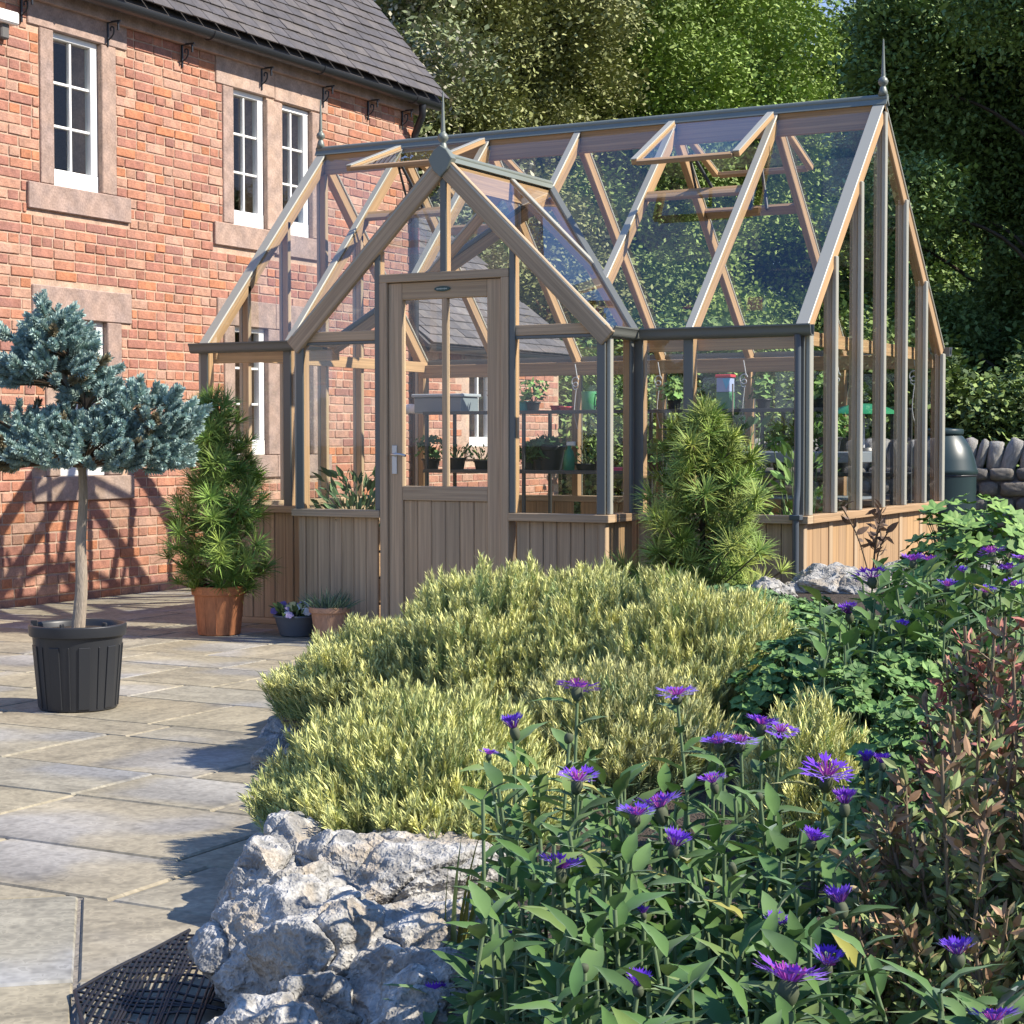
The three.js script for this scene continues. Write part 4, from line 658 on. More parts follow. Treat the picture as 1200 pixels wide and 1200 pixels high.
{
  const base = onY(92, 829, 0), T = thing('blue_spruce', 'grafted blue spruce with bare stem growing in a black plastic pot', 'spruce', [base.x, 0, base.z]);
  const ribs = []; pot(T, 0.170, 0.203, 0.375, M.black, 0.05, 0.008);
  for (let i = 0; i < 18; i++) { const a = i / 18 * Math.PI * 2; const g = bar(V(Math.cos(a) * 0.1705, 0.012, Math.sin(a) * 0.1705), V(Math.cos(a) * 0.1935, 0.285, Math.sin(a) * 0.1935), i % 2 ? 0.006 : 0.05, 0.007, V(Math.cos(a), 0, Math.sin(a)), 0.002); part(T, 'pot_rib', g, M.black); }
  for (const a of [1.2, 2.6, 0.2]) part(T, 'pot_lug', cbox(0.03, 0.035, 0.012, 0.003).rotateY(-a).translate(Math.cos(a) * 0.19, 0.372, Math.sin(a) * 0.19), M.black);
  const right = V(Math.cos(YAW), 0, -Math.sin(YAW)), fwd = V(-Math.sin(YAW), 0, -Math.cos(YAW)), px = 1 / 268;      // sizes read off the photograph
  const loc = (u, v, d) => right.clone().multiplyScalar((u - 92) * px).addScaledVector(fwd, d).setY((829 - v) * px + 0.02);
  part(T, 'stem', taper([V(0, 0.33, 0), loc(97, 690, 0), loc(96, 640, 0.01), loc(100, 590, 0), loc(99, 550, 0), loc(88, 480, 0.01), loc(72, 420, 0), loc(60, 372, 0)], 0.031, 0.006, 9), M.bark);
  const r = mulberry(9), mats = [], cols = [], C = (k) => RGB(0.285 * k, 0.385 * k, 0.35 * k);
  const pads = [[104, 533, 0, 108, 34, 0.38, 340], [30, 528, -0.1, 62, 38, 0.22, 130], [175, 500, -0.04, 52, 34, 0.2, 150], [190, 535, -0.1, 36, 26, 0.12, 50], [66, 444, 0, 56, 17, 0.22, 150], [116, 468, -0.05, 22, 14, 0.1, 26], [72, 406, 0, 28, 18, 0.12, 80], [40, 432, 0.03, 30, 12, 0.1, 34], [30, 396, 0, 20, 6, 0.05, 12], [62, 384, 0, 16, 16, 0.06, 26], [58, 366, 0, 6, 14, 0.03, 6]];
  const br = [];
  for (const [u, v, d, ru, rv, rd, n] of pads) {
    const hub = loc(lerp(u, 97, 0.6), v + 16, d * 0.4);
    for (let i = 0; i < n; i++) {
      const a = r() * Math.PI * 2, cy = r() * 1.55 - 0.55, k = Math.sqrt(Math.max(0.06, 1 - Math.min(1, Math.abs(cy)) ** 2)), rr = 0.72 + 0.28 * Math.sqrt(r());
      const x = Math.cos(a) * k * rr, z = Math.sin(a) * k * rr, y = cy * rr;
      const lump = 1 + 0.28 * N3(x * 2.6 + u, y * 2.6, z * 2.6 + v);
      const p = loc(u + x * ru * lump, v - y * rv * lump, d + z * rd * lump), dir = right.clone().multiplyScalar(x).addScaledVector(fwd, z).add(V(0, 0.32 + 0.5 * y + (r() - 0.5) * 0.35, 0)).normalize(); dir.x += (r() - 0.5) * 0.6; dir.z += (r() - 0.5) * 0.6; dir.normalize();
      mats.push(pmat(p, quatY(dir, r() * 6), 0.85 + r() * 0.55)); const g = 0.8 + r() * 0.45, c = C(g); if (r() < 0.07) c.setRGB(0.2 * g, 0.17 * g, 0.1 * g); cols.push(c);
      if (i % 3 === 0) br.push(new THREE.TubeGeometry(new THREE.CatmullRomCurve3([hub, hub.clone().lerp(p, 0.5).add(V(0, 0.015, 0)), p]), 4, 0.0045, 4));
    }
  }
  part(T, 'branches', mergeGeometries(br), M.twig); instanced(T, 'needles', tuftGeo, leafStd(), mats, cols);
}
// ---- umbrella pines
const whorlGeo = (() => {
  const s = new Soup(), r = mulberry(4), col = RGB(1, 1, 1);
  for (let i = 0; i < 38; i++) {
    const a = i * 2.39996 + r() * 0.4, el = 0.15 + r() * 0.95, len = 0.085 + r() * 0.05, out = V(Math.cos(a), 0, Math.sin(a)), d0 = out.clone().multiplyScalar(Math.cos(el)).setY(Math.sin(el)), k = 0.75 + r() * 0.5; col.setRGB(k, k, k * 0.9);
    const side = d0.clone().cross(V(0, 1, 0)).normalize().multiplyScalar(0.0019), p0 = V(0, (r() - 0.5) * 0.02, 0), p1 = p0.clone().addScaledVector(d0, len * 0.55), p2 = p0.clone().addScaledVector(d0, len).add(V(0, -len * 0.12, 0));
    s.quad(p0.clone().sub(side), p0.clone().add(side), p1.clone().add(side), p1.clone().sub(side), col); s.tri(p1.clone().sub(side), p1.clone().add(side), p2, col);
  }
  return s.geo();
})();
function umbrellaPine(T, y0, H, prof, nW, colA, seed) {
  const r = mulberry(seed), mats = [], cols = [], br = [];
  part(T, 'stem', taper([V(0, y0, 0), V(0.01, y0 + H * 0.5, 0.01), V(0, y0 + H * 0.97, 0)], 0.02, 0.006, 7), M.barkDark);
  const nB = Math.round(nW / 6);
  for (let i = 0; i < nB; i++) {
    const t = (i + r()) / nB * 0.97, k = t * (prof.length - 1), j = Math.min(prof.length - 2, Math.floor(k)), R = lerp(prof[j], prof[j + 1], k - j) * (0.62 + 0.75 * r()), a = i * 2.39996 + (r() - 0.5) * 0.8;
    const b0 = V(0, y0 + Math.max(0, t * H - R * 0.45), 0), e = V(Math.cos(a) * R, y0 + t * H + R * 0.12, Math.sin(a) * R), cv = new THREE.CatmullRomCurve3([b0, b0.clone().lerp(e, 0.55).add(V(0, -0.02, 0)), e]); br.push(new THREE.TubeGeometry(cv, 4, 0.005, 4));
    const nw = R > 0.1 ? 6 : 3;
    for (let w = 0; w < nw; w++) {
      const q = w === 0 ? 1 : 0.3 + 0.68 * r(), p = cv.getPoint(q); if (w) p.add(V((r() - 0.5) * 0.09, (r() - 0.3) * 0.07, (r() - 0.5) * 0.09));
      const d = V(Math.cos(a) * 0.8 + (r() - 0.5) * 0.7, 0.55 + r() * 0.6, Math.sin(a) * 0.8 + (r() - 0.5) * 0.7).normalize();
      mats.push(pmat(p, quatY(d, r() * 6), 0.8 + r() * 0.55)); const g = 0.7 + r() * 0.6; cols.push(RGB(colA[0] * g * (0.85 + 0.35 * r()), colA[1] * g, colA[2] * g));
    }
  }
  mats.push(pmat(V(0, y0 + H, 0), quatY(V(0, 1, 0)), 1)); cols.push(RGB(...colA));
  part(T, 'branches', mergeGeometries(br), M.twig); instanced(T, 'needles', whorlGeo, leafStd(), mats, cols);
}
{
  const b = onY(257, 743, 0), T = thing('umbrella_pine', 'dark green umbrella pine in an orange terracotta coloured pot', 'conifer', [b.x, 0, b.z]);
  pot(T, 0.128, 0.158, 0.30, M.terra, 0.055, 0.008);
  for (let i = 0; i < 12; i++) { const a = i / 12 * Math.PI * 2; part(T, 'pot_rib', bar(V(Math.cos(a) * 0.1285, 0.01, Math.sin(a) * 0.1285), V(Math.cos(a) * 0.150, 0.235, Math.sin(a) * 0.150), 0.006, 0.005, V(Math.cos(a), 0, Math.sin(a)), 0.002), M.terra); }
  umbrellaPine(T, 0.27, 1.19, [0.20, 0.26, 0.25, 0.21, 0.17, 0.15, 0.11, 0.03], 420, [0.165, 0.265, 0.05], 15);
  const q = at(822, 690, 9.45), S = thing('umbrella_pine', 'yellow-green umbrella pine planted in the bed against the greenhouse front', 'conifer', [q.x, bedY(q.x, q.z) - 0.03, q.z]);
  umbrellaPine(S, 0.02, 1.05, [0.30, 0.34, 0.33, 0.28, 0.25, 0.19, 0.12, 0.01], 480, [0.22, 0.30, 0.06], 25);
}
// ---- small pots by the porch
function leafBlade(n, len, wid, bend, fold, c0, c1) {     // a leaf along +y, face to +z
  const s = new Soup(); let pl, pm, pr;
  for (let i = 0; i <= n; i++) {
    const t = i / n, w = wid * Math.sin(Math.PI * Math.pow(t, 0.8)) * 0.5 + (i === 0 ? wid * 0.06 : 0), y = len * (t - 0.12 * bend * t * t), z = bend * len * t * t * 0.55;
    const m = V(0, y, z - 0), l = V(-w, y, z + w * fold), r = V(w, y, z + w * fold);
    if (i) { const k = c1 ? c1() : 0, ca = c1 ? RGB(k, k, k * 0.95) : c0; s.quad(pl, pm, m, l, ca); s.quad(pm, pr, r, m, ca); if (c1 && i < n) { const q = wid * 0.022 * (1 - t * 0.6), e = V(0, 0, 0.006 * len), A = pm.clone().add(e), B = m.clone().add(e); s.quad(V(A.x - q, A.y, A.z), V(A.x + q, A.y, A.z), V(B.x + q, B.y, B.z), V(B.x - q, B.y, B.z), RGB(1.55, 1.5, 1.6)); } }
    pl = l; pm = m; pr = r;
  }
  return s.geo();
}
{
  const b = onY(349, 745, 0), T = thing('pansy_bowl', 'grey bowl of white and violet pansies by the porch', 'flower pot', [b.x, 0, b.z]), r = mulberry(66);
  part(T, 'pot', lathe([[0.001, 0.004], [0.10, 0], [0.108, 0.01], [0.14, 0.115], [0.148, 0.118], [0.148, 0.13], [0.138, 0.13], [0.132, 0.1]]), std(RGB(0.10, 0.115, 0.135), 0.55));
  part(T, 'soil', new THREE.CircleGeometry(0.134, 24).rotateX(-Math.PI / 2).translate(0, 0.108, 0), M.soil);
  const lf = [], lg = leafBlade(3, 0.05, 0.022, 0.6, 0.2), fl = [], fc = [];
  for (let i = 0; i < 130; i++) { const a = r() * 6.28, q = Math.sqrt(r()) * 0.14, d = V(Math.cos(a) * (0.3 + q * 6), 0.9, Math.sin(a) * (0.3 + q * 6)); lf.push(pmat(V(Math.cos(a) * q, 0.11 + r() * 0.06, Math.sin(a) * q), quatY(d, r() * 6), 0.7 + r() * 0.6)); }
  instanced(T, 'foliage', lg, leafy(0.07, 0.13, 0.035), lf);
  const petal = (() => { const s = new Soup(); const R = 0.021; for (let k = 0; k < 5; k++) { const a = k / 5 * 6.283, c = V(Math.cos(a) * R * 0.6, Math.sin(a) * R * 0.6, 0.002 * k); for (let i = 0; i < 8; i++) { const p = i / 8 * 6.283, q = (i + 1) / 8 * 6.283; s.tri(c, c.clone().add(V(Math.cos(p) * R * 0.62, Math.sin(p) * R * 0.62, 0.003)), c.clone().add(V(Math.cos(q) * R * 0.62, Math.sin(q) * R * 0.62, 0.003))); } } return s.geo(); })();
  const pc = [leafy(0.78, 0.76, 0.72, 0.3), leafy(0.24, 0.16, 0.42, 0.3), leafy(0.75, 0.66, 0.30, 0.3), leafy(0.42, 0.34, 0.55, 0.3)];
  for (let i = 0; i < 30; i++) { const a = r() * 6.28, q = Math.sqrt(r()) * 0.15, m = part(T, 'pansy_flower', petal, pc[Math.floor(r() * 4)]); m.position.set(Math.cos(a) * q, 0.155 + r() * 0.045 - q * 0.15, Math.sin(a) * q); m.lookAt(m.position.clone().add(T.position).add(V(0.6 + r() - 0.5, 0.7, 0.8 + r() - 0.5))); }
  const c = onY(386, 750, 0), G = thing('carnation_pot', 'pale terracotta pot of grassy grey-green carnation leaves by the porch', 'flower pot', [c.x, 0, c.z]);
  pot(G, 0.085, 0.112, 0.20, M.terraPale, 0.035, 0.008);
  const gm = [], gg = leafBlade(3, 0.14, 0.006, 0.8, 0.3), cc = [];
  for (let i = 0; i < 240; i++) { const a = r() * 6.28, q = Math.sqrt(r()) * 0.1, d = V(Math.cos(a) * q * 9, 1, Math.sin(a) * q * 9); gm.push(pmat(V(Math.cos(a) * q, 0.165, Math.sin(a) * q), quatY(d, r() * 6), 0.6 + r() * 0.6)); const k = 0.7 + r() * 0.6; cc.push(RGB(0.13 * k, 0.2 * k, 0.11 * k)); }
  instanced(G, 'foliage', gg, leafy(1, 1, 1, 0.25), gm, cc);
}

// ================================================================ BED PLANTS
// ---- lavender bushes: upright shoots of narrow leaves
const shootGeo = [0, 1, 2].map(v => {
  const s = new Soup(), r = mulberry(50 + v), H = 0.15, lean = V((r() - 0.5) * 0.03, 0, (r() - 0.5) * 0.03), ax = t => V(lean.x * t * t, H * t, lean.z * t * t);
  const st = RGB(0.75, 0.72, 0.6);
  for (let i = 0; i < 3; i++) { const a = i * 2.094, b = a + 2.094, q = (an, t) => ax(t).add(V(Math.cos(an) * 0.002, 0, Math.sin(an) * 0.002)); s.quad(q(a, -0.2), q(b, -0.2), q(b, 0.5), q(a, 0.5), st); s.quad(q(a, 0.5), q(b, 0.5), q(b, 0.97), q(a, 0.97), st); }
  for (let i = 0; i < 48; i++) {
    const t = 0.05 + 0.93 * (i / 47), a = i * 2.2 + r() * 0.5, el = lerp(0.75, 1.3, t) + (r() - 0.5) * 0.35, len = lerp(0.045, 0.030, t) * (0.8 + 0.4 * r()), d = V(Math.cos(a) * Math.cos(el), Math.sin(el), Math.sin(a) * Math.cos(el)), sd = d.clone().cross(V(0, 1, 0)).normalize().multiplyScalar(0.0021);
    const young = t > 0.45 + 0.3 * r(), k = 0.8 + 0.4 * r(), c = young ? RGB(1.1 * k, 1.05 * k, 0.85 * k) : RGB(0.7 * k, 0.86 * k, 0.8 * k);
    const p0 = ax(t), p1 = p0.clone().addScaledVector(d, len * 0.55), p2 = p0.clone().addScaledVector(d, len).add(V(Math.cos(a) * 0.004, -0.001, Math.sin(a) * 0.004));
    s.tri(p0, p1.clone().add(sd), p1.clone().sub(sd), c); s.tri(p1.clone().sub(sd), p1.clone().add(sd), p2, c);
  }
  return s.geo();
});
const lavMat = std(RGB(1, 1, 1), 0.95, { vertexColors: true, side: THREE.DoubleSide });
function lavender(label, u, v, depth, rx, rz, topV, n, seed, tones) {
  const c = at(u, v, depth), y0 = bedY(c.x, c.z), top = at(u, topV, depth).y, H = top - y0 - 0.02, r = mulberry(seed);
  const T = thing('lavender_bush', label, 'lavender', [c.x, y0 - 0.02, c.z], 0, 'lavender bushes in the bed');
  const right = V(Math.cos(YAW), 0, -Math.sin(YAW)), fwd = V(Math.sin(YAW), 0, Math.cos(YAW));
  const sets = [[], [], []], cols = [[], [], []], br = [];
  for (let i = 0; i < n; i++) {
    const a = r() * Math.PI * 2, inner = r() < 0.25, ct = 1 - Math.pow(r(), 0.9) * 1.02, st = Math.sqrt(Math.max(0, 1 - ct * ct)), x = Math.cos(a) * st, z = Math.sin(a) * st;
    const lump = 1 + 0.24 * N3(x * 2.3 + seed, ct * 2.3, z * 2.3 - seed) + 0.16 * N3(x * 6 + seed, ct * 6, z * 6), k = (inner ? 0.55 + 0.3 * r() : 0.93 + 0.07 * r()) * lump;
    const q = right.clone().multiplyScalar(x * rx * k).addScaledVector(fwd, z * rz * k); q.y = Math.max(0.03, ct * H * k);
    const d = right.clone().multiplyScalar(x * 0.42).addScaledVector(fwd, z * 0.42).add(V((r() - 0.5) * 0.35, 0.65 + 0.5 * ct, (r() - 0.5) * 0.35)).normalize();
    const sc = 0.75 + r() * 0.5, o = q.clone().addScaledVector(d, -0.12 * sc); if (o.y < 0) o.y = 0;
    const j = i % 3; sets[j].push(pmat(o, quatY(d, r() * 6), sc)); const g = 0.72 + r() * 0.5, w = clamp(r() * 0.7 + 0.3 * (0.5 + N3(x * 3 + seed, ct * 3, z * 3))), A = tones[0], B = tones[1]; cols[j].push(RGB(lerp(A[0], B[0], w) * g, lerp(A[1], B[1], w) * g, lerp(A[2], B[2], w) * g));
    if (i % 4 === 0) { const m = o.clone().multiplyScalar(0.5).setY(o.y * 0.35); br.push(new THREE.TubeGeometry(new THREE.CatmullRomCurve3([V(o.x * 0.15, 0, o.z * 0.15), m, o]), 4, 0.0035, 4)); }
  }
  part(T, 'stems', mergeGeometries(br), std(RGB(0.24, 0.20, 0.155), 0.95));
  sets.forEach((s, j) => instanced(T, 'foliage', shootGeo[j], lavMat, s, cols[j]));
}
const TA = [0.31, 0.365, 0.195], TB = [0.69, 0.695, 0.325];
lavender('yellow-green lavender bush overhanging the paving beside the dark rock', 446, 800, 6.75, 0.36, 0.38, 728, 2500, 1, [TA, TB]);
lavender('tallest yellow-green lavender bush, in front of the porch door', 575, 800, 6.75, 0.46, 0.48, 664, 3400, 2, [TA, TB]);
lavender('yellow-green lavender bush filling the middle of the row by the porch', 690, 800, 6.7, 0.44, 0.46, 668, 2900, 7, [TA, TB]);
lavender('pale yellow-green lavender bush below the umbrella pine planted in the bed', 805, 800, 6.45, 0.46, 0.46, 682, 3300, 3, [[0.34, 0.385, 0.21], TB]);
lavender('lavender bush spilling over the pale limestone boulders', 500, 950, 5.1, 0.43, 0.50, 816, 3600, 4, [[0.28, 0.345, 0.165], TB]);
lavender('sparse lavender bush with grey old wood behind the cornflowers', 715, 900, 5.5, 0.36, 0.30, 775, 1500, 5, [[0.31, 0.335, 0.20], [0.60, 0.61, 0.30]]);
lavender('small pale lavender bush beside the red-tipped shrub', 945, 900, 4.65, 0.16, 0.17, 818, 700, 6, [[0.34, 0.385, 0.21], TB]);

// ---- cornflowers
const cornLeaf = [...Array(8)].map((_, i) => { const r = mulberry(300 + i); let g = leafBlade(7, 1, 0.34 + 0.10 * r(), -(0.3 + 0.9 * r()), 0.28 + 0.25 * r()); g.deleteAttribute('normal'); g.deleteAttribute('uv'); g = mergeVertices(g, 1e-5); const p = g.attributes.position; for (let k = 0; k < p.count; k++) { const x = p.getX(k), y = p.getY(k); p.setZ(k, p.getZ(k) + 0.02 * Math.sin(y * 14 + i * 2 + (x > 0 ? 1.3 : 0)) * Math.min(1, Math.abs(x) * 9)); } g.computeVertexNormals(); return g; });
const cornMat = [[0.062, 0.145, 0.026], [0.085, 0.175, 0.040], [0.048, 0.112, 0.024], [0.105, 0.195, 0.055], [0.078, 0.165, 0.028], [0.055, 0.14, 0.034], [0.12, 0.19, 0.04]].map(c => leafy(...c, 0.22));
const cornYellow = leafy(0.30, 0.29, 0.05, 0.3);
const stemMat = leafy(0.13, 0.19, 0.09, 0.05);
const violet = [leafy(0.17, 0.035, 0.60, 0.3), leafy(0.12, 0.03, 0.54, 0.3), leafy(0.21, 0.04, 0.57, 0.3)], magenta = leafy(0.36, 0.05, 0.36, 0.2), budMat = std(RGB(0.07, 0.085, 0.045), 0.8), discDark = leafy(0.16, 0.03, 0.20, 0.2);
function florets(n, R, lift, seed) {        // open marginal florets: thin tubes that split into narrow lobes
  const s = new Soup(), r = mulberry(seed);
  for (let i = 0; i < n; i++) {
    const a = i / n * Math.PI * 2 + (r() - 0.5) * 0.25, el = lift + (r() - 0.5) * 0.35, o = V(Math.cos(a), 0, Math.sin(a)), d = o.clone().multiplyScalar(Math.cos(el)).setY(Math.sin(el)), tg = V(-Math.sin(a), 0, Math.cos(a)), L1 = R * 0.5;
    const p0 = o.clone().multiplyScalar(R * 0.12), p1 = p0.clone().addScaledVector(d, L1), w = tg.clone().multiplyScalar(R * 0.035);
    s.quad(p0.clone().sub(w.clone().multiplyScalar(0.6)), p0.clone().add(w.clone().multiplyScalar(0.6)), p1.clone().add(w), p1.clone().sub(w));
    for (let k = 0; k < 4; k++) { const f = (k - 1.5) * 0.42 + (r() - 0.5) * 0.15, d2 = d.clone().addScaledVector(tg, Math.tan(f)).add(V(0, (r() - 0.5) * 0.45, 0)).normalize(), l = R * (0.42 + 0.14 * r()), w2 = tg.clone().multiplyScalar(R * 0.075), pm = p1.clone().addScaledVector(d2, l * 0.5), pe = p1.clone().addScaledVector(d2, l); s.tri(p1, pm.clone().add(w2), pm.clone().sub(w2)); s.tri(pm.clone().sub(w2), pm.clone().add(w2), pe); }
  }
  return s.geo();
}
const fl = { open: [1, 2, 3].map(i => florets(13, 1, 0.42, i)), wide: [4, 5].map(i => florets(14, 1, 0.2, i)), globe: [6, 7].map(i => florets(15, 0.85, 0.85, i)) };
const discGeo = [8, 9].map(i => { const s = new Soup(), r = mulberry(i); for (let k = 0; k < 34; k++) { const a = k * 2.4, q = Math.sqrt(k / 34), el = 1.45 - q * 0.75, d = V(Math.cos(a) * Math.cos(el), Math.sin(el), Math.sin(a) * Math.cos(el)), p = V(Math.cos(a) * q * 0.16, 0, Math.sin(a) * q * 0.16), e = p.clone().addScaledVector(d, 0.36 + 0.14 * r()), w = d.clone().cross(V(r() - 0.5, r(), r() - 0.5)).normalize().multiplyScalar(0.022); s.quad(p.clone().sub(w), p.clone().add(w), e.clone().add(w), e.clone().sub(w)); } return s.geo(); });
const budGeo = new THREE.LatheGeometry([[0.0, -0.62], [0.12, -0.6], [0.24, -0.45], [0.29, -0.25], [0.25, -0.08], [0.19, 0.02], [0.0, 0.04]].map(p => new THREE.Vector2(...p)), 10);
function cornStem(T, base, tip, r, nLeaf, leafLen, flower, size) {
  const b = base.clone().sub(T.position), t = tip.clone().sub(T.position), m = b.clone().lerp(t, 0.5).add(V((r() - 0.5) * 0.04, 0.02, (r() - 0.5) * 0.04)), c = new THREE.CatmullRomCurve3([b, m, t]);
  part(T, 'stem', new THREE.TubeGeometry(c, 6, 0.0034, 5), stemMat);
  const a0 = r() * 6.28;
  for (let i = 0; i < nLeaf; i++) {
    const k = flower ? lerp(0.18, 0.93, i / (nLeaf - 1)) : lerp(0.2, 1, i / (nLeaf - 1)), p = c.getPoint(k), a = a0 + i * 2.4 + (r() - 0.5) * 0.5, el = flower ? lerp(0.25, 0.7, k) + (r() - 0.5) * 0.3 : lerp(0.1, 0.9, k) + (r() - 0.5) * 0.4;
    const y = V(Math.cos(a) * Math.cos(el), Math.sin(el), Math.sin(a) * Math.cos(el)), z = V(0, 1, 0).addScaledVector(y, -y.y).normalize(), x = y.clone().cross(z);
    const me = part(T, 'leaf', cornLeaf[Math.floor(r() * 8)], r() < 0.015 ? cornYellow : cornMat[Math.floor(r() * 7)]);
    me.position.copy(p); me.quaternion.setFromRotationMatrix(new THREE.Matrix4().makeBasis(x, y, z)); me.rotateY((r() - 0.5) * 0.7); const l = leafLen * (flower ? lerp(1.15, 0.82, k) : lerp(1.05, 0.75, k)) * (0.8 + 0.4 * r()); me.scale.setScalar(l);
  }
  if (flower) {
    const G = new THREE.Group(); G.name = 'flower'; T.add(G); G.position.copy(t); const d = t.clone().sub(m).normalize().add(V((r() - 0.5) * 0.8, 0.5, (r() - 0.5) * 0.8)); G.quaternion.copy(quatY(d, r() * 6)); G.scale.set(size / 2 * (0.9 + 0.2 * r()), size / 2 * (0.8 + 0.45 * r()), size / 2 * (0.9 + 0.2 * r()));
    part(G, 'involucre', budGeo, budMat);
    if (flower !== 'bud') { const set = fl[flower]; part(G, 'petals', set[Math.floor(r() * set.length)], violet[Math.floor(r() * 3)]); part(G, 'disc', discGeo[Math.floor(r() * 2)], flower === 'globe' ? discDark : magenta); }
  }
}
{
  const dep = (u, v) => (u < 630 && v > 1070 ? 3.25 : v < 830 ? 3.7 : v < 950 ? lerp(3.7, 2.95, (v - 830) / 120) : lerp(2.95, 2.3, (v - 950) / 220));
  const flowers = [[677, 806, 'wide', 38], [793, 814, 'wide', 38], [602, 853, 'globe', 32], [573, 884, 'open', 22], [677, 915, 'open', 38], [745, 955, 'open', 40], [773, 946, 'open', 46], [791, 991, 'globe', 40], [657, 1018, 'open', 50], [868, 869, 'wide', 36], [842, 871, 'open', 34], [893, 849, 'open', 32], [915, 857, 'wide', 30], [836, 917, 'open', 30], [969, 908, 'wide', 50], [1015, 892, 'globe', 28], [1034, 894, 'globe', 24], [990, 942, 'globe', 36], [952, 985, 'globe', 34], [985, 1058, 'globe', 46], [597, 1100, 'globe', 34], [727, 1058, 'bud', 26], [754, 1070, 'globe', 20], [685, 1130, 'bud', 30], [925, 1150, 'open', 66], [969, 1130, 'globe', 42], [1122, 1118, 'globe', 46], [1165, 1196, 'open', 52], [510, 1170, 'globe', 40], [555, 1156, 'globe', 28], [748, 1155, 'globe', 40], [857, 1012, 'bud', 30], [668, 860, 'bud', 30], [910, 1085, 'globe', 34], [890, 930, 'bud', 28]];
  const clumps = [['cornflower clump standing tall in front of the sparse lavender', 640, 880], ['cornflower clump with a pair of touching violet flowers', 775, 960], ['cornflower clump with clustered violet flowers below the small pale lavender', 880, 880], ['shaded cornflower clump against the red-tipped shrub', 960, 1010], ['cornflower clump with one very large violet flower near its base', 900, 1140], ['low cornflower clump leaning over the large craggy boulder', 560, 1120], ['leafy cornflower clump with buds between the boulder and the large violet flower', 720, 1090], ['cornflower in front of the red-tipped shrub with a thick pale stem', 1140, 1150]];
  const Ts = clumps.map(([label, u, v]) => { const D = dep(u, v), p = at(u, v, D); return { u, v, T: thing('cornflower', label, 'cornflower', [p.x, bedY(p.x, p.z), p.z], 0, 'cornflowers in the front of the bed') }; });
  const near = (u, v) => Ts.reduce((a, b) => Math.hypot(a.u - u, a.v - v) < Math.hypot(b.u - u, b.v - v) ? a : b).T;
  const r = mulberry(71);
  for (const [u, v, kind, s] of flowers) {
    const D = dep(u, v) + (r() - 0.5) * 0.08, tip = at(u, v, D), T = near(u, v), base = V(lerp(tip.x, T.position.x, 0.22) + (r() - 0.5) * 0.06, 0, lerp(tip.z, T.position.z, 0.22) + (r() - 0.5) * 0.06); base.y = bedY(base.x, base.z) - 0.01;
    cornStem(T, base, tip, r, 12, 0.085, kind, s / F * D * 1.3);
  }
  const region = [[560, 890], [620, 850], [700, 830], [760, 880], [800, 850], [900, 880], [960, 920], [1010, 960], [1020, 1080], [1000, 1240], [560, 1240], [525, 1160], [540, 1080], [590, 1010]];
  const inR = (x, y) => { let c = false; for (let i = 0, j = region.length - 1; i < region.length; j = i++) { const [a, b] = region[i], [d, e] = region[j]; if ((b > y) !== (e > y) && x < (d - a) * (y - b) / (e - b) + a) c = !c; } return c; };
  let n = 0; while (n < 230) {
    const u = 520 + r() * 510, v = 840 + r() * 400; if (!inR(u, v)) continue; n++;
    const D = dep(u, v) * (1 + (r() - 0.4) * 0.14), tip = at(u, v + 30, D), T = near(u, v), base = V(tip.x + (r() - 0.5) * 0.12, 0, tip.z + (r() - 0.5) * 0.12); base.y = bedY(base.x, base.z) - 0.01; if (tip.y < base.y + 0.1) tip.y = base.y + 0.1 + r() * 0.08;
    cornStem(T, base, tip, r, 12, 0.083, null);
  }
  for (let i = 0; i < 7; i++) { const u = 1090 + r() * 120, v = 1150 + r() * 70, D = 2.3, tip = at(u, v, D), T = Ts[7].T, base = V(tip.x + (r() - 0.5) * 0.1, 0, tip.z + (r() - 0.5) * 0.1); base.y = bedY(base.x, base.z); cornStem(T, base, tip, r, 9, 0.095, null); }
  // the clumps farther back
  const back = [[1022, 678, 'open', 34], [1070, 657, 'open', 24], [1090, 657, 'open', 24], [1110, 687, 'open', 22], [1162, 648, 'wide', 26], [1182, 667, 'open', 22], [1155, 694, 'open', 24], [1187, 687, 'open', 24], [995, 719, 'globe', 28], [1057, 736, 'globe', 22], [1125, 672, 'globe', 20], [1198, 655, 'open', 22], [1140, 668, 'bud', 20]];
  const cb = [['cornflower clump beside the pale stones at the greenhouse corner', 1020, 715], ['cornflower clump below the bright green leafy mound', 1090, 690], ['cornflower clump behind the red-tipped shrub', 1175, 700]];
  const Tb = cb.map(([label, u, v]) => { const p = at(u, v, 5.6); return { u, v, T: thing('cornflower', label, 'cornflower', [p.x, bedY(p.x, p.z), p.z], 0, 'cornflowers towards the greenhouse') }; });
  const nb = (u, v) => Tb.reduce((a, b) => Math.hypot(a.u - u, a.v - v) < Math.hypot(b.u - u, b.v - v) ? a : b).T;
  for (const [u, v, kind, s] of back) { const D = 6.1 - (v - 650) / 90 * 0.8, tip = at(u, v, D), T = nb(u, v), base = V(lerp(tip.x, T.position.x, 0.2), 0, lerp(tip.z, T.position.z, 0.2)); base.y = bedY(base.x, base.z); cornStem(T, base, tip, r, 8, 0.11, kind, s / F * D * 1.3); }
  for (let i = 0; i < 66; i++) { const u = 960 + r() * 250, v = 668 + r() * 75 + (u < 1010 ? 30 : 0), D = 6.1 - (v - 650) / 90 * 0.8, tip = at(u, v, D), T = nb(u, v), base = V(tip.x + (r() - 0.5) * 0.12, 0, tip.z + (r() - 0.5) * 0.12); base.y = bedY(base.x, base.z); cornStem(T, base, tip, r, 7, 0.12, null); }
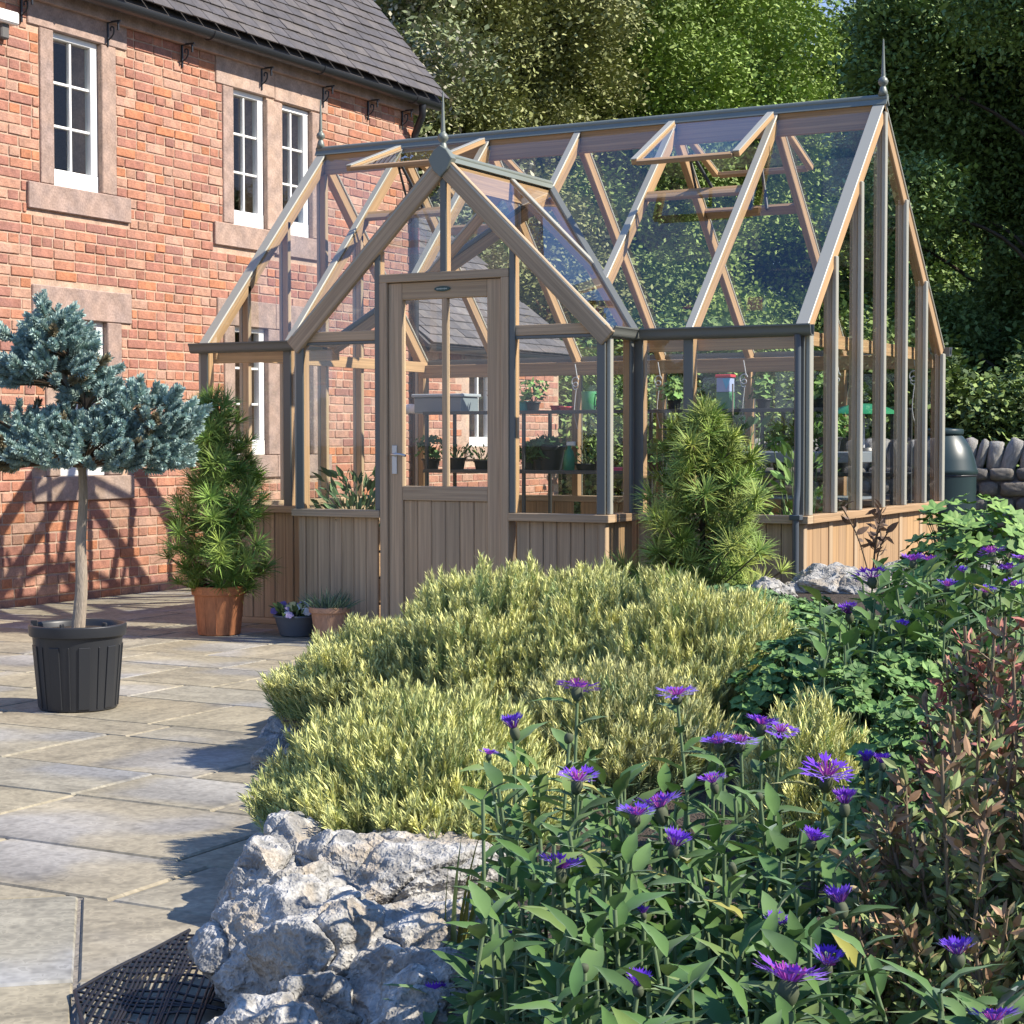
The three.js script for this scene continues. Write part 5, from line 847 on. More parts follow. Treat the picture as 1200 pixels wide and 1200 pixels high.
  // a yellowing daylily at the rock
  const p = at(556, 1090, 3.55), Y = thing('yellowing_strap_plant', 'plant with yellowing strap leaves beside the craggy boulder', 'plant', [p.x, bedY(p.x, p.z), p.z]);
  for (let i = 0; i < 9; i++) { const g = leafBlade(8, 0.20 + r() * 0.06, 0.02, -1.5 - r() * 0.5, 0.25), m = part(Y, 'leaf', g, i % 3 ? cornYellow : leafy(0.16, 0.2, 0.05, 0.3)); m.rotation.set(0.3 + r() * 0.5, 0, 0); m.rotation.order = 'YXZ'; m.rotation.y = -2.2 + r() * 2.4; m.position.y = -0.01; }
}
// ---- red-tipped shrubs on the right
const smallLeaf = [0, 1, 2].map(i => leafBlade(3, 1, 0.42, -0.5 + i * 0.3, 0.3));
function twiggy(name, label, u, v, D, topV, R, nStem, seed, pal, leafLen) {
  const c = at(u, v, D), r = mulberry(seed), y0 = bedY(c.x, c.z), H = at(u, topV, D).y - y0, T = thing(name, label, 'shrub', [c.x, y0, c.z]);
  const sets = [[], [], []], cols = [[], [], []], tw = [];
  for (let i = 0; i < nStem; i++) {
    const a = r() * 6.28, q = Math.sqrt(r()) * R, h = H * (1 - 0.45 * (q / R) ** 2) * (0.75 + 0.3 * r()), b = V(Math.cos(a) * q * 0.35, -0.02, Math.sin(a) * q * 0.35), t = V(Math.cos(a) * q, h, Math.sin(a) * q), cv = new THREE.CatmullRomCurve3([b, b.clone().lerp(t, 0.5).add(V((r() - 0.5) * 0.06, 0.03, (r() - 0.5) * 0.06)), t]);
    part(T, 'stem', new THREE.TubeGeometry(cv, 6, 0.003, 5), M.twigRed || (M.twigRed = std(RGB(0.19, 0.14, 0.09), 0.8)));
    for (let k = 0.18; k < 1; k += 0.055) for (const sgn of [0, Math.PI]) {
      const p = cv.getPoint(k), an = a + k * 40 + sgn, side = V(Math.cos(an), 0.55 + r() * 0.5, Math.sin(an)).normalize(), tl = 0.05 * (1 - 0.5 * k) * (0.5 + r()), e = p.clone().addScaledVector(side, tl); tw.push(new THREE.TubeGeometry(new THREE.LineCurve3(p, e), 1, 0.0014, 3));
      for (let m = 0; m < 6; m++) { const pp = p.clone().lerp(e, (m + 1) / 6), aa = r() * 6.28, dd = side.clone().add(V(Math.cos(aa), r() - 0.35, Math.sin(aa)).multiplyScalar(0.9)).normalize(), j = m % 3, tip = k > 0.8 && r() < 0.42; sets[j].push(pmat(pp, quatY(dd, r() * 6), leafLen * (0.6 + 0.6 * r()))); const C = tip ? pal[2] : r() < 0.22 ? pal[1] : pal[0], g = 0.65 + r() * 0.7; cols[j].push(RGB(C[0] * g, C[1] * g, C[2] * g)); }
    }
  }
  part(T, 'twigs', mergeGeometries(tw), M.twigRed); sets.forEach((s, j) => instanced(T, 'foliage', smallLeaf[j], leafStd(0, false), s, cols[j]));
}
twiggy('red_tipped_shrub', 'twiggy shrub with small green and bronze leaves beside the cornflowers', 1160, 1000, 2.75, 822, 0.25, 76, 5, [[0.20, 0.25, 0.085], [0.25, 0.20, 0.10], [0.30, 0.18, 0.10]], 0.029);
twiggy('red_tipped_shrub', 'taller twiggy shrub with coppery red shoot tips above the green ground cover', 1185, 860, 3.25, 694, 0.26, 54, 6, [[0.18, 0.225, 0.08], [0.26, 0.18, 0.10], [0.40, 0.15, 0.11]], 0.030);
// ---- green ground cover, bright mound, sapling
const trifoil = (() => { const s = new Soup(); for (const a of [-1.25, 0, 1.25]) { const d = V(Math.sin(a), 0.35, Math.cos(a)).normalize(), sd = V(Math.cos(a), 0, -Math.sin(a)); const w = [0.05, 0.3, 0.38, 0.24, 0.0], P = w.map((x, i) => { const t = i / 4; return [d.clone().multiplyScalar(t).add(sd.clone().multiplyScalar(-x)).add(V(0, 0.12 - t * t * 0.25, 0)), d.clone().multiplyScalar(t).add(V(0, -t * t * 0.25, 0)), d.clone().multiplyScalar(t).add(sd.clone().multiplyScalar(x)).add(V(0, 0.12 - t * t * 0.25, 0))]; }); for (let i = 0; i < 4; i++) { s.quad(P[i][0], P[i][1], P[i + 1][1], P[i + 1][0]); s.quad(P[i][1], P[i][2], P[i + 1][2], P[i + 1][1]); } } return s.geo(); })();
const lobed = (() => { const s = new Soup(), n = 22; for (let i = 0; i < n; i++) { const f = k => { const a = 0.3 + k / n * (6.283 - 0.6), q = 0.78 + 0.22 * Math.cos(k / n * 5 * 6.283 + 3.14); return V(Math.sin(a) * q, 0.25 * q * q, -Math.cos(a) * q); }; s.tri(V(0, 0, 0), f(i), f(i + 1)); } return s.geo(); })();
function mound(name, label, category, u, v, D, topV, rx, rz, n, leafG, sc, pal, seed, group) {
  const c = at(u, v, D), y0 = bedY(c.x, c.z), H = Math.max(0.08, at(u, topV, D).y - y0), r = mulberry(seed), T = thing(name, label, category, [c.x, y0, c.z], 0, group), m = [], cl = [], st = [];
  for (let i = 0; i < n; i++) {
    const a = r() * 6.28, ct = Math.pow(r(), 0.8), sn = Math.sqrt(1 - ct * ct), k = (0.7 + 0.3 * Math.sqrt(r())) * (1 + 0.25 * N3(Math.cos(a) * sn * 2.5 + seed, ct * 2.5, Math.sin(a) * sn * 2.5)), p = V(Math.cos(a) * sn * rx * k, Math.max(0.02, ct * H * k), Math.sin(a) * sn * rz * k), d = V(Math.cos(a) * sn * 0.8 + (r() - 0.5) * 0.7 + 0.15, 0.9, Math.sin(a) * sn * 0.8 + (r() - 0.5) * 0.7 + 0.1).normalize();
    m.push(pmat(p, quatY(d, r() * 6), sc * (0.65 + 0.6 * r()))); const C = pal[Math.floor(r() * pal.length)], g = 0.75 + r() * 0.5; cl.push(RGB(C[0] * g, C[1] * g, C[2] * g)); if (i % 2 === 0) st.push(new THREE.TubeGeometry(new THREE.CatmullRomCurve3([V(p.x * 0.3, 0, p.z * 0.3), p.clone().multiplyScalar(0.7), p]), 3, 0.0018, 3));
  }
  part(T, 'stalks', mergeGeometries(st), stemMat); instanced(T, 'foliage', leafG, leafStd(0, false), m, cl);
}
const GC = [[0.095, 0.20, 0.045], [0.12, 0.23, 0.055], [0.08, 0.17, 0.042], [0.145, 0.25, 0.065]];
mound('ground_cover_plant', 'low green leafy plant in front of the shaded limestone rock', 'plant', 935, 735, 7.4, 706, 0.34, 0.36, 620, trifoil, 0.036, GC, 11, 'green leafy ground cover');
mound('ground_cover_plant', 'low green leafy plant between the rear cornflowers and the pale stones', 'plant', 985, 745, 6.7, 722, 0.30, 0.34, 560, trifoil, 0.036, GC, 12, 'green leafy ground cover');
mound('ground_cover_plant', 'low dark green leafy plant between the lavender and the pale stones', 'plant', 945, 790, 6.0, 742, 0.26, 0.34, 560, trifoil, 0.034, GC, 1, 'green leafy ground cover');
mound('ground_cover_plant', 'low dark green leafy plant behind the small pale lavender bush', 'plant', 1000, 850, 5.2, 778, 0.24, 0.30, 560, trifoil, 0.034, GC, 2, 'green leafy ground cover');
mound('ground_cover_plant', 'green leafy plant at the foot of the rear cornflowers', 'plant', 1060, 790, 5.4, 742, 0.24, 0.28, 520, trifoil, 0.034, GC, 3, 'green leafy ground cover');
mound('ground_cover_plant', 'green leafy plant growing into the coppery shrub', 'plant', 1070, 880, 4.3, 826, 0.17, 0.22, 380, trifoil, 0.032, GC, 4, 'green leafy ground cover');
mound('ground_cover_plant', 'dark leafy plant at the foot of the umbrella pine in the bed', 'plant', 860, 715, 8.9, 690, 0.34, 0.22, 420, trifoil, 0.036, [[0.07, 0.15, 0.045], [0.09, 0.17, 0.055]], 5, 'green leafy ground cover');
mound('geranium_mound', 'bright green leafy mound in front of the compost bin', 'plant', 1140, 640, 7.4, 588, 0.36, 0.36, 420, lobed, 0.046, [[0.15, 0.26, 0.055], [0.18, 0.30, 0.065], [0.12, 0.22, 0.05]], 6);
{
  const c = onZ(1022, 660, 0), p = at(1022, 655, 9.7), T = thing('red_leaved_sapling', 'small red-leaved sapling against the sunlit end boards', 'sapling', [p.x, bedY(p.x, p.z), p.z]), r = mulberry(8), ms = [];
  for (let i = 0; i < 5; i++) { const a = r() * 6.28, t = V(Math.cos(a) * 0.16, 0.24 + r() * 0.2, Math.sin(a) * 0.16); part(T, 'stem', tube([V(0, -0.02, 0), t.clone().multiplyScalar(0.5).add(V(0, 0.05, 0)), t], 0.004, 6, 5), M.twig); for (let k = 0; k < 9; k++) ms.push(pmat(t.clone().multiplyScalar(0.4 + 0.6 * k / 8).add(V(0, 0.03, 0)), quatY(V(r() - 0.5, r() * 0.6 - 0.1, r() - 0.5), r() * 6), 0.06 + r() * 0.03)); }
  ms.forEach(m => { const l = part(T, 'leaf', smallLeaf[0], M.redLeaf || (M.redLeaf = leafy(0.12, 0.075, 0.05, 0.2))); l.applyMatrix4(m); });
}
// ---- black net lying on the paving by the boulder
{
  const o = onY(88, 1168, 0), e1 = onY(222, 1096, 0).sub(o), e2 = onY(120, 1300, 0).sub(o), T = thing('black_net', 'black plastic diamond mesh lying on the paving beside the boulder', 'net', [o.x, 0, o.z]);
  const hgt = (a, b) => 0.012 + 0.014 * smooth(0.35, 0.85, a) * smooth(0.0, 0.35, b) + 0.006 * N3(a * 4, b * 4, 2), P = (a, b) => V(e1.x * a + e2.x * b, hgt(a, b), e1.z * a + e2.z * b), nm = std(RGB(0.012, 0.012, 0.016), 0.55);
  for (let k = -11; k < 14; k++) for (const s of [1, -1]) { const pts = []; for (let t = 0; t <= 1.0001; t += 0.05) { const a = s > 0 ? k / 13 + t * 0.9 : (k + 12) / 13 - t * 0.9, b = t * (0.92 + 0.08 * Math.sin(k)); if (a >= -0.001 && a <= 1.02) pts.push(P(a, b)); } if (pts.length > 2) part(T, 'strand', tube(pts, 0.0032, pts.length * 2, 5), nm); }
  part(T, 'edge_cord', tube([P(0, 0), P(0.3, -0.01), P(0.6, 0.005), P(1, 0)], 0.005, 14, 6), nm); part(T, 'edge_cord', tube([P(0, 0), P(0.0, 0.3), P(0.01, 0.7), P(0, 1)], 0.005, 14, 6), nm);
}

// ================================================================ INSIDE THE GREENHOUSE
{
  const gm = std(RGB(0.07, 0.075, 0.075), 0.5, { metalness: 0.3 }), r = mulberry(17);
  const staging = (label, x0, x1, z0, z1, ys) => {
    const T = thing('plant_staging', label, 'shelving', [(x0 + x1) / 2, 0.012, (z0 + z1) / 2]); const ox = (x0 + x1) / 2, oz = (z0 + z1) / 2;
    for (const y of ys) { for (let k = 0; k < 4; k++) { const z = lerp(z0, z1, (k + 0.5) / 4) - oz; part(T, 'shelf_slat', abox(x0 - ox, x1 - ox, y - 0.024, y - 0.012, z - 0.04, z + 0.04, 0.002), gm); } part(T, 'shelf_edge', abox(x0 - ox, x1 - ox, y - 0.036, y - 0.010, z1 - oz, z1 - oz + 0.006, 0.002), gm); }
    for (const x of [x0 + 0.02, (x0 + x1) / 2, x1 - 0.02]) for (const z of [z0, z1 - 0.02]) part(T, 'leg', abox(x - ox - 0.012, x - ox + 0.012, 0, ys[ys.length - 1] - 0.026, z - oz - 0.011, z - oz + 0.011, 0.002), gm);
  };
  const Y1 = 1.40, Y0 = 0.965; const zs = -2.40;
  staging('dark metal staging along the back of the greenhouse opposite the door', 0.35, 2.05, -2.66, -2.22, [Y0, Y1]); staging('dark metal staging along the back of the greenhouse at its sunlit end', 2.12, 3.98, -2.66, -2.22, [Y0, Y1]);
  const put = (u, v, y, z) => { const p = onZ(u, v, z); return [p.x, y + 0.002, z]; };
  const plainPot = (label, p, rr, h, mat) => { const T = thing('plant_pot', label, 'plant pot', p); pot(T, rr * 0.78, rr, h, mat, h * 0.18, 0.004); return T; };
  const leaves = (T, n, R, H, y, lg, sc, pal) => { const m = [], c = [], st = []; for (let i = 0; i < n; i++) { const a = r() * 6.28, q = Math.sqrt(r()) * R, h = y + H * r(), p = V(Math.cos(a) * q, h, Math.sin(a) * q), d = V(Math.cos(a) + (r() - 0.5), 0.6 + r(), Math.sin(a) + (r() - 0.5)); m.push(pmat(p, quatY(d, r() * 6), sc * (0.6 + 0.7 * r()))); const C = pal[Math.floor(r() * pal.length)], g = 0.7 + 0.6 * r(); c.push(RGB(C[0] * g, C[1] * g, C[2] * g)); if (i % 4 === 0) st.push(new THREE.TubeGeometry(new THREE.LineCurve3(V(p.x * 0.1, y - 0.02, p.z * 0.1), p), 1, 0.003, 4)); } part(T, 'stems', mergeGeometries(st), stemMat); instanced(T, 'foliage', lg, leafStd(0, false), m, c); };
  const green = [[0.07, 0.16, 0.04], [0.10, 0.2, 0.05], [0.06, 0.13, 0.035]], bright = [[0.16, 0.3, 0.07], [0.2, 0.33, 0.08]];
  const box = (name, label, cat, p, w, h, d, mat) => { const T = thing(name, label, cat, p); return [T, part(T, 'body', cbox(w, h, d, 0.008).translate(0, h / 2, 0), mat)]; };
  const plastic = (a, b, c, q = 0.4) => std(RGB(a, b, c), q);
  // upper shelf
  const [fb] = box('propagator_box', 'grey plastic storage box on the upper shelf', 'box', put(523, 478, Y1 - 0.012, zs), 0.42, 0.12, 0.26, plastic(0.20, 0.24, 0.26)); part(fb, 'lid', cbox(0.45, 0.025, 0.29, 0.008).translate(0, 0.133, 0), plastic(0.36, 0.40, 0.42));
  { const T = single('fleece_roll', 'rolled white garden fleece on the upper shelf', 'fleece', (() => { const g = new THREE.CylinderGeometry(0.035, 0.04, 0.30, 20, 12).rotateZ(Math.PI / 2), p = g.attributes.position; for (let i = 0; i < p.count; i++) { const k = 1 + 0.35 * fbm(p.getX(i) * 14, p.getY(i) * 14, p.getZ(i) * 14, 3); p.setY(i, p.getY(i) * k); p.setZ(i, p.getZ(i) * k); } g.computeVertexNormals(); return g; })(), plastic(0.75, 0.75, 0.75, 0.9), (() => { const p = put(490, 478, Y1 + 0.022, -2.34); return p; })()); }
  { const T = plainPot('terracotta pot of red and yellow flowers on the upper shelf', put(583, 478, Y1 - 0.012, zs), 0.06, 0.10, M.terra); leaves(T, 40, 0.07, 0.08, 0.1, smallLeaf[0], 0.05, [[0.4, 0.04, 0.05], [0.5, 0.35, 0.05], [0.1, 0.18, 0.04]]); }
  plainPot('small teal plastic pot on the upper shelf', put(614, 486, Y1 - 0.012, zs), 0.045, 0.085, plastic(0.02, 0.28, 0.26));
  plainPot('small red plastic pot on the upper shelf', put(652, 486, Y1 - 0.012, zs), 0.045, 0.05, plastic(0.5, 0.03, 0.04)); plainPot('low red saucer pot beside the green jug', put(664, 486, Y1 - 0.012, zs + 0.06), 0.05, 0.04, plastic(0.55, 0.05, 0.06));
  { const T = thing('seed_jug', 'pale green plastic jug on the upper shelf', 'jug', put(690, 486, Y1 - 0.012, zs)); part(T, 'body', lathe([[0.001, 0], [0.05, 0], [0.052, 0.08], [0.056, 0.15], [0.05, 0.15], [0.048, 0.01]], 20), plastic(0.10, 0.34, 0.16)); part(T, 'handle', tube([V(0.052, 0.13, 0), V(0.085, 0.12, 0), V(0.085, 0.06, 0), V(0.052, 0.04, 0)], 0.007, 12, 6), plastic(0.10, 0.34, 0.16)); }
  { const [T] = box('fertiliser_box', 'colourful fertiliser box with red lid on the upper shelf', 'box', put(850, 474, Y1 - 0.012, zs), 0.11, 0.13, 0.09, plastic(0.06, 0.22, 0.10)); part(T, 'label_panel', cbox(0.10, 0.10, 0.09, 0.004).translate(0, 0.18, 0), plastic(0.35, 0.42, 0.62)); part(T, 'lid', cbox(0.12, 0.022, 0.1, 0.005).translate(0, 0.242, 0), plastic(0.62, 0.06, 0.07)); part(T, 'triangle_print', (() => { const s = new THREE.Shape([[0, 0.01], [-0.03, 0.09], [0.03, 0.09]].map(p => new THREE.Vector2(...p))); return new THREE.ExtrudeGeometry(s, { depth: 0.002, bevelEnabled: false }).translate(0.025, 0.135, 0.0455); })(), plastic(0.12, 0.5, 0.75)); }
  [[625, 'trailing leafy pot on the upper shelf beside the teal pot'], [790, 'spreading leafy pot on the upper shelf behind the planted umbrella pine'], [960, 'leafy pot on the upper shelf near the sunlit end panes'], [740, 'leafy seedling pot on the upper shelf beside the jug'], [895, 'leafy seedling pot on the upper shelf beside the fertiliser box']].forEach(([u, l]) => { const T = plainPot(l, put(u, 478, Y1 - 0.012, zs), 0.05, 0.08, M.black); leaves(T, 46, 0.1, 0.14, 0.09, lobed, 0.035, bright); });
  // lower shelf
  const low = [[598, 'pot of young leafy basil on the lower shelf near the door jamb', 0.05, 0.08, green, 0.09, 0.1], [632, 'dark leafy cutting in a black pot on the lower shelf', 0.05, 0.09, green, 0.09, 0.14], [705, 'trailing green seedling in a black pot by the pink tray', 0.05, 0.08, bright, 0.08, 0.1], [800, 'row of leafy green seedlings on the lower shelf below the fertiliser box', 0.07, 0.08, green, 0.13, 0.16], [850, 'bushy pepper seedling on the lower shelf below the fertiliser box', 0.07, 0.09, green, 0.13, 0.2], [915, 'tall pepper seedling in a black pot on the lower shelf', 0.06, 0.09, bright, 0.12, 0.24], [505, 'bushy green herb in a dark pot on the lower shelf behind the door', 0.07, 0.09, green, 0.12, 0.16], [535, 'black pot of drooping green leaves on the lower shelf behind the door', 0.07, 0.1, green, 0.1, 0.08], [566, 'broad-leaved green seedlings on the lower shelf behind the door', 0.07, 0.08, bright, 0.12, 0.1], [622, 'slender green seedling in a black pot on the lower shelf', 0.05, 0.08, bright, 0.06, 0.12], [645, 'large empty-looking black pot on the lower shelf', 0.11, 0.19, green, 0.04, 0.03], [688, 'tray of tall green seedlings on the lower shelf', 0.09, 0.06, bright, 0.1, 0.18], [770, 'green seedlings behind the planted umbrella pine', 0.07, 0.08, bright, 0.11, 0.14], [945, 'leafy tomato seedlings at the sunlit end of the lower shelf', 0.08, 0.1, green, 0.12, 0.22], [985, 'pale green seedlings near the sunlit end panes', 0.07, 0.1, bright, 0.12, 0.16]];
  for (const [u, l, rr, h, pal, R, Hh] of low) { const T = plainPot(l, put(u, 550, Y0 - 0.012, zs + (r() - 0.5) * 0.1), rr, h, M.black); leaves(T, 60, R, Hh, h, r() < 0.5 ? lobed : smallLeaf[1], r() < 0.5 ? 0.036 : 0.055, pal); }
  { const T = thing('spray_bottle', 'dark green spray bottle on the lower shelf', 'bottle', put(667, 549, Y0 - 0.012, zs + 0.1)); part(T, 'body', lathe([[0.001, 0], [0.04, 0], [0.042, 0.1], [0.03, 0.15], [0.014, 0.17], [0.014, 0.19], [0.001, 0.19]], 18), plastic(0.015, 0.20, 0.10)); part(T, 'trigger', cbox(0.07, 0.03, 0.02, 0.005).translate(0.015, 0.205, 0), plastic(0.55, 0.6, 0.55)); }
  box('seed_tray', 'pink seed tray on the lower shelf by the porch side', 'tray', put(722, 552, Y0 - 0.012, zs + 0.05), 0.2, 0.035, 0.2, plastic(0.62, 0.08, 0.16));
  // grey trough bench with tall plants at the sunlit end
  { const p = onZ(905, 535, -1.5), x0 = p.x - 0.36, x1 = L - 0.12, T = thing('potting_bench', 'grey metal potting bench with a raised rim at the sunlit end', 'bench', [(x0 + x1) / 2, 0.012, -1.55]), m = plastic(0.24, 0.27, 0.29), w = (x1 - x0) / 2; part(T, 'tray', abox(-w, w, 1.03, 1.10, -0.26, 0.26, 0.006), m); part(T, 'shelf', abox(-w, w, 0.80, 0.815, -0.24, 0.24, 0.004), m); for (const x of [-w + 0.03, w - 0.03]) for (const z of [-0.23, 0.23]) part(T, 'leg', abox(x - 0.015, x + 0.015, 0, 0.80, z - 0.014, z + 0.014, 0.003), m); for (const x of [-w + 0.03, w - 0.03]) for (const z of [-0.23, 0.23]) part(T, 'leg', abox(x - 0.014, x + 0.014, 0.815, 1.03, z - 0.014, z + 0.014, 0.003), m);
    const A = thing('tomato_plant', 'tall leafy tomato plant in a black pot just inside the corner pane', 'plant', [3.55, 0.012, -0.42]); pot(A, 0.11, 0.14, 0.24, M.black, 0.03, 0.004); leaves(A, 170, 0.2, 1.0, 0.3, smallLeaf[2], 0.085, green); part(A, 'cane', new THREE.CylinderGeometry(0.005, 0.006, 1.3, 6).translate(0, 0.85, 0), M.bark);
    const B = thing('tomato_plant', 'leafy tomato plant in a black pot beside the sunlit end wall', 'plant', [3.86, 0.012, -0.75]); pot(B, 0.11, 0.14, 0.24, M.black, 0.03, 0.004); leaves(B, 150, 0.18, 0.85, 0.3, smallLeaf[2], 0.085, bright); part(B, 'cane', new THREE.CylinderGeometry(0.005, 0.006, 1.2, 6).translate(0, 0.8, 0), M.bark);
    const C = thing('cucumber_plant', 'broad-leaved cucumber plant behind the planted umbrella pine', 'plant', [3.35, 0.012, -0.75]); pot(C, 0.11, 0.14, 0.24, M.black, 0.03, 0.004); leaves(C, 60, 0.2, 0.8, 0.3, lobed, 0.085, green);
    for (const [z, l] of [[-1.45, 'low seedlings in a black pot on the potting bench'], [-1.7, 'bushy seedlings in a black pot on the potting bench']]) { const D = plainPot(l, [3.8, 1.114, z], 0.07, 0.09, M.black); leaves(D, 50, 0.11, 0.12, 0.1, lobed, 0.035, bright); } }
  // leafy strawberries low in the porch corner
  { const T = thing('potting_crate', 'timber crate of dark leafy potatoes inside the porch window', 'crate', [1.28, 0.012, 0.1]); for (const z of [-0.16, 0.16]) for (let k = 0; k < 4; k++) part(T, 'slat', abox(-0.2, 0.2, 0.02 + k * 0.16, 0.165 + k * 0.16, z - 0.01, z + 0.01), M.cedar[k]); for (const x of [-0.2, 0.2]) for (let k = 0; k < 4; k++) part(T, 'slat', abox(x - 0.01, x + 0.01, 0.02 + k * 0.16, 0.165 + k * 0.16, -0.149, 0.149), M.cedar[3 - k]); part(T, 'soil', new THREE.BoxGeometry(0.37, 0.02, 0.29).translate(0, 0.6, 0), M.soil); leaves(T, 200, 0.24, 0.34, 0.62, smallLeaf[0], 0.075, [[0.05, 0.1, 0.04], [0.08, 0.14, 0.05]]); }
  // green parasol-like cloche, seen through the end panes
  { const p = onZ(1045, 470, -2.1), T = thing('plastic_cover', 'green domed plastic cover on a post above the potting bench', 'cover', [Math.min(p.x, L - 0.32), 1.114, -2.05]); part(T, 'dome', new THREE.SphereGeometry(0.26, 28, 8, 0, Math.PI * 2, 0, 1.1).scale(1, 0.5, 1).translate(0, 0.18, 0), plastic(0.03, 0.25, 0.10, 0.35)); part(T, 'post', new THREE.CylinderGeometry(0.012, 0.012, 0.30, 10).translate(0, 0.15, 0), plastic(0.7, 0.7, 0.7)); part(T, 'foot', new THREE.CylinderGeometry(0.08, 0.09, 0.02, 20).translate(0, 0.01, 0), plastic(0.1, 0.1, 0.1)); }
}
// ================================================================ TREES of the wood behind
{
  const leafCl = [0, 1, 2].map(v => { const s = new Soup(), r = mulberry(700 + v); for (let i = 0; i < 46; i++) { const p = V(r() - 0.5, (r() - 0.5) * 0.8, r() - 0.5).multiplyScalar(0.66), d = V(r() - 0.5, (r() - 0.6) * 0.7, r() - 0.5).normalize(), w = d.clone().cross(V(r() - 0.5, 1.2, r() - 0.5)).normalize(), l = 0.04 + r() * 0.06, k = 0.85 + 0.3 * r(), c = RGB(k, k, k); const a = p, b = p.clone().addScaledVector(d, l * 0.5).addScaledVector(w, l * 0.32), e = p.clone().addScaledVector(d, l), f = p.clone().addScaledVector(d, l * 0.5).addScaledVector(w, -l * 0.32); s.quad(a, b, e, f, c); } return s.geo(); });
  const mat = leafStd();
  const wood = 'trees of the wood behind the greenhouse';
  function tree(name, label, x, z, H, R, nP, nC, pal, seed, o = {}) {
    const r = mulberry(seed), T = thing(name, label, o.cat || 'tree', [x, -0.1, z], 0, o.group === undefined ? wood : o.group), lowY = (o.low ?? 0.12) * H, mid = (lowY + H) / 2, ry = (H - lowY) / 2;
    const lean = V((r() - 0.5) * 0.8, 0, (r() - 0.5) * 0.8);
    part(T, 'trunk', taper([V(0, 0, 0), V(lean.x * 0.3, H * 0.3, lean.z * 0.3), V(lean.x, H * 0.62, lean.z), V(lean.x * 1.2, H * 0.85, lean.z * 1.2)], 0.022 * H + 0.05, 0.03, 9), M.barkDark);
    const puffs = []; for (let i = 0; i < nP; i++) { const a = r() * 6.28, cy = r() * 1.9 - 0.95, k = Math.sqrt(1 - cy * cy * 0.9), q = 0.55 + 0.45 * r(); puffs.push([V(lean.x + Math.cos(a) * k * R * q, mid + cy * ry * (0.75 + 0.2 * r()), lean.z + Math.sin(a) * k * R * q), R * (0.2 + 0.2 * r())]); }
    const limbs = []; for (const [p, s] of puffs) if (r() < 0.6) { const y = clamp(p.y - R * 0.5, H * 0.12, H * 0.7), b = V(lean.x * y / H, y, lean.z * y / H); limbs.push(taper([b, b.clone().lerp(p, 0.5).add(V((r() - 0.5) * 0.5, 0.2, (r() - 0.5) * 0.5)), p], (o.limb ?? 0.009) * H, 0.012, 6)); }
    part(T, 'limbs', mergeGeometries(limbs), M.barkDark);
    const sets = [[], [], []], cols = [[], [], []];
    for (let i = 0; i < nC; i++) {
      const [p, s] = puffs[Math.floor(r() * nP)], d = V(r() * 2 - 1, r() * 2 - 1, r() * 2 - 1).normalize(); if (d.y < -0.1 && r() < 0.75) d.y *= -1; d.y *= 0.75; const q = p.clone().addScaledVector(d, s * (0.55 + 0.5 * Math.sqrt(r()))); q.y = Math.max(0.25, q.y);
      const j = i % 3; sets[j].push(pmat(q, new THREE.Quaternion().setFromEuler(new THREE.Euler(r() * 0.8 - 0.4, r() * 6.28, r() * 0.8 - 0.4)), (o.ls || 1) * (0.8 + 0.5 * r()))); const C = pal[Math.floor(r() * pal.length)], g = 0.75 + 0.5 * r(); cols[j].push(RGB(C[0] * g, C[1] * g, C[2] * g));
    }
    sets.forEach((s, j) => instanced(T, 'crown', leafCl[j], mat, s, cols[j]));
  }
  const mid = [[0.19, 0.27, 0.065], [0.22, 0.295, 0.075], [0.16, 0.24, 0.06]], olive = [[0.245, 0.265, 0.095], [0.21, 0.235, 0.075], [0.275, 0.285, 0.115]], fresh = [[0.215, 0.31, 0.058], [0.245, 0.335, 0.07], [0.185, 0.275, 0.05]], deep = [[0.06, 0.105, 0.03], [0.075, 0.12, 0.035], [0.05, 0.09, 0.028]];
  const dim = [[0.15, 0.235, 0.065], [0.175, 0.26, 0.075], [0.125, 0.205, 0.058]];
  const G = (u, D) => { const p = at(u, 516, D); return [p.x, p.z]; };
  const labs = new Map([[olive, 'olive-tinged broad-leaved tree behind the end of the house roof'], [fresh, 'bright fresh green broad-leaved tree behind the greenhouse ridge'], [mid, 'tall mid-green broad-leaved tree in the wood behind the greenhouse']]);
  [[395, 29, 11, 2.8, olive], [465, 31, 11.5, 3.0, olive], [545, 33, 12, 3.2, olive], [625, 36, 12.5, 3.4, mid], [705, 38, 13.5, 3.6, fresh], [785, 41, 14, 3.8, fresh], [850, 44, 13.6, 3.4, mid], [955, 47, 11.6, 3.4, fresh], [1085, 46, 13.5, 3.6, mid]].forEach(([u, D, H, R, pal], i) => tree('broadleaf_tree', labs.get(pal), ...G(u, D), H, R, 34, 4400, pal, 900 + i, { ls: D / 30 }));
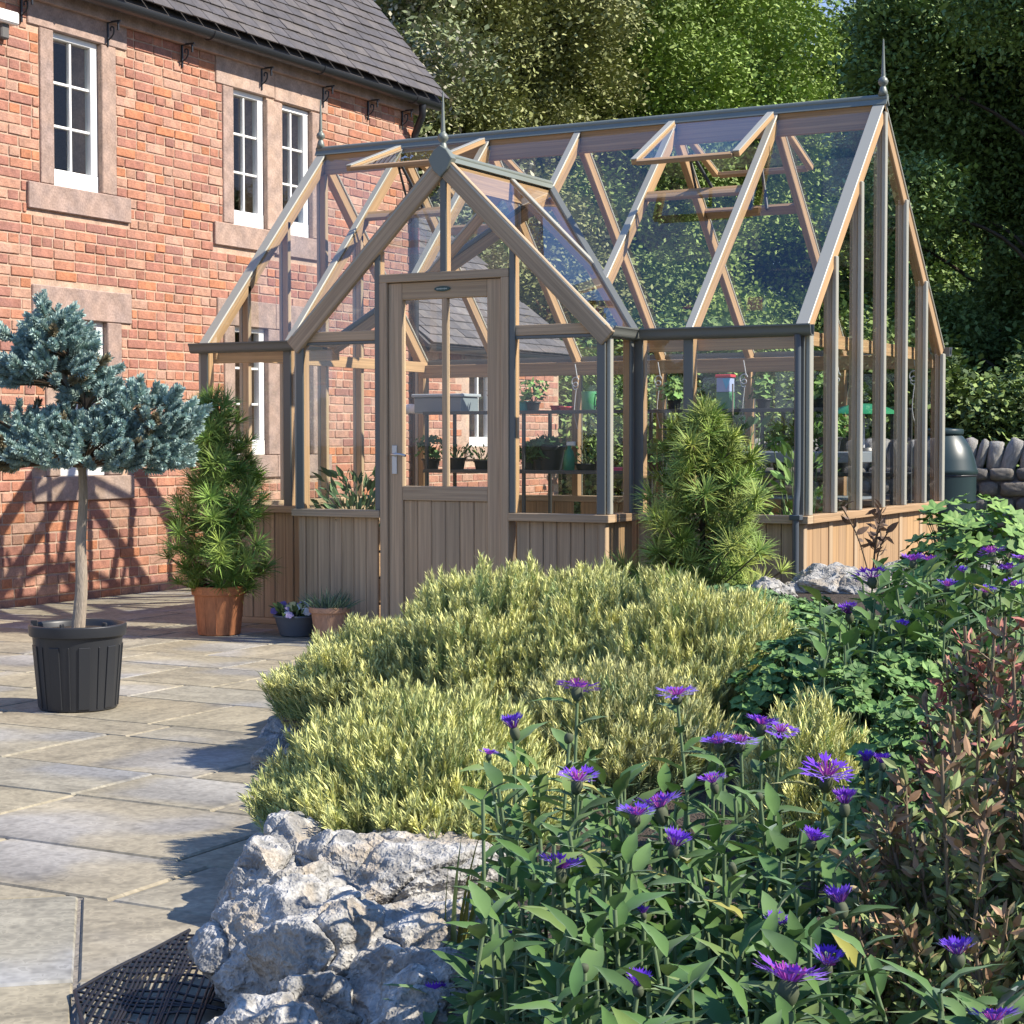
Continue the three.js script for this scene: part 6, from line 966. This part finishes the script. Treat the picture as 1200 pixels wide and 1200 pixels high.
  [[480, 46, 16, 4.2, mid], [600, 52, 17.5, 4.6, mid], [730, 57, 18, 4.6, mid], [1200, 54, 17, 4.6, mid]].forEach(([u, D, H, R, pal], i) => tree('broadleaf_tree', labs.get(pal), ...G(u, D), H, R, 34, 3600, pal, 930 + i, { ls: 1.7 }));
  [[1165, 27, 8.6, 1.9, dim], [1240, 24, 9, 2.2, dim]].forEach(([u, D, H, R, pal], i) => tree('broadleaf_tree', 'dense dark green tree overhanging the dry stone wall', ...G(u, D), H, R, 34, 7000, pal, 960 + i, { low: 0.08, limb: 0.0045, group: 'dark trees by the dry stone wall' }));
  [[8.2, -15, 5.2], [11, -18, 5.8], [13.5, -22, 6.5], [9.5, -24, 6.5]].forEach(([x, z, H], i) => tree('broadleaf_tree', 'green tree mirrored in the end panes of the greenhouse', x, z, H, 2.6, 40, 3000, dim, 985 + i, { low: 0.06, group: 'trees mirrored in the greenhouse end panes' }));
  tree('whitebeam', 'pale silvery blossoming tree behind the house roof verge', ...G(432, 23), 7.4, 1.5, 26, 1600, [[0.40, 0.38, 0.26], [0.2, 0.23, 0.10], [0.17, 0.21, 0.08], [0.16, 0.19, 0.08]], 980, { low: 0.3, group: null });
  [[700, 22.5, 2.2, 1.6], [800, 23, 2.4, 1.6], [890, 22.5, 2.6, 1.5], [980, 23, 2.6, 1.6], [620, 22, 2.6, 1.6]].forEach(([u, D, H, R], i) => tree('hedge_shrub', 'leafy hedge shrub behind the dry stone wall', ...G(u, D), H, R, 26, 1500, mid, 1000 + i, { low: 0.03, cat: 'shrub', group: 'hedge shrubs behind the wall' }));
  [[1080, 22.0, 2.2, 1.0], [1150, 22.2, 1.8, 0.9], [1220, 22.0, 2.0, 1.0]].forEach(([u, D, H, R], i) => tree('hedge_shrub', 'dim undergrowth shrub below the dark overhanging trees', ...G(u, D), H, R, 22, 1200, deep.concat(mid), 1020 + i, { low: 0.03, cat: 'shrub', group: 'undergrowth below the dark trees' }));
}

renderer.render(scene, camera);
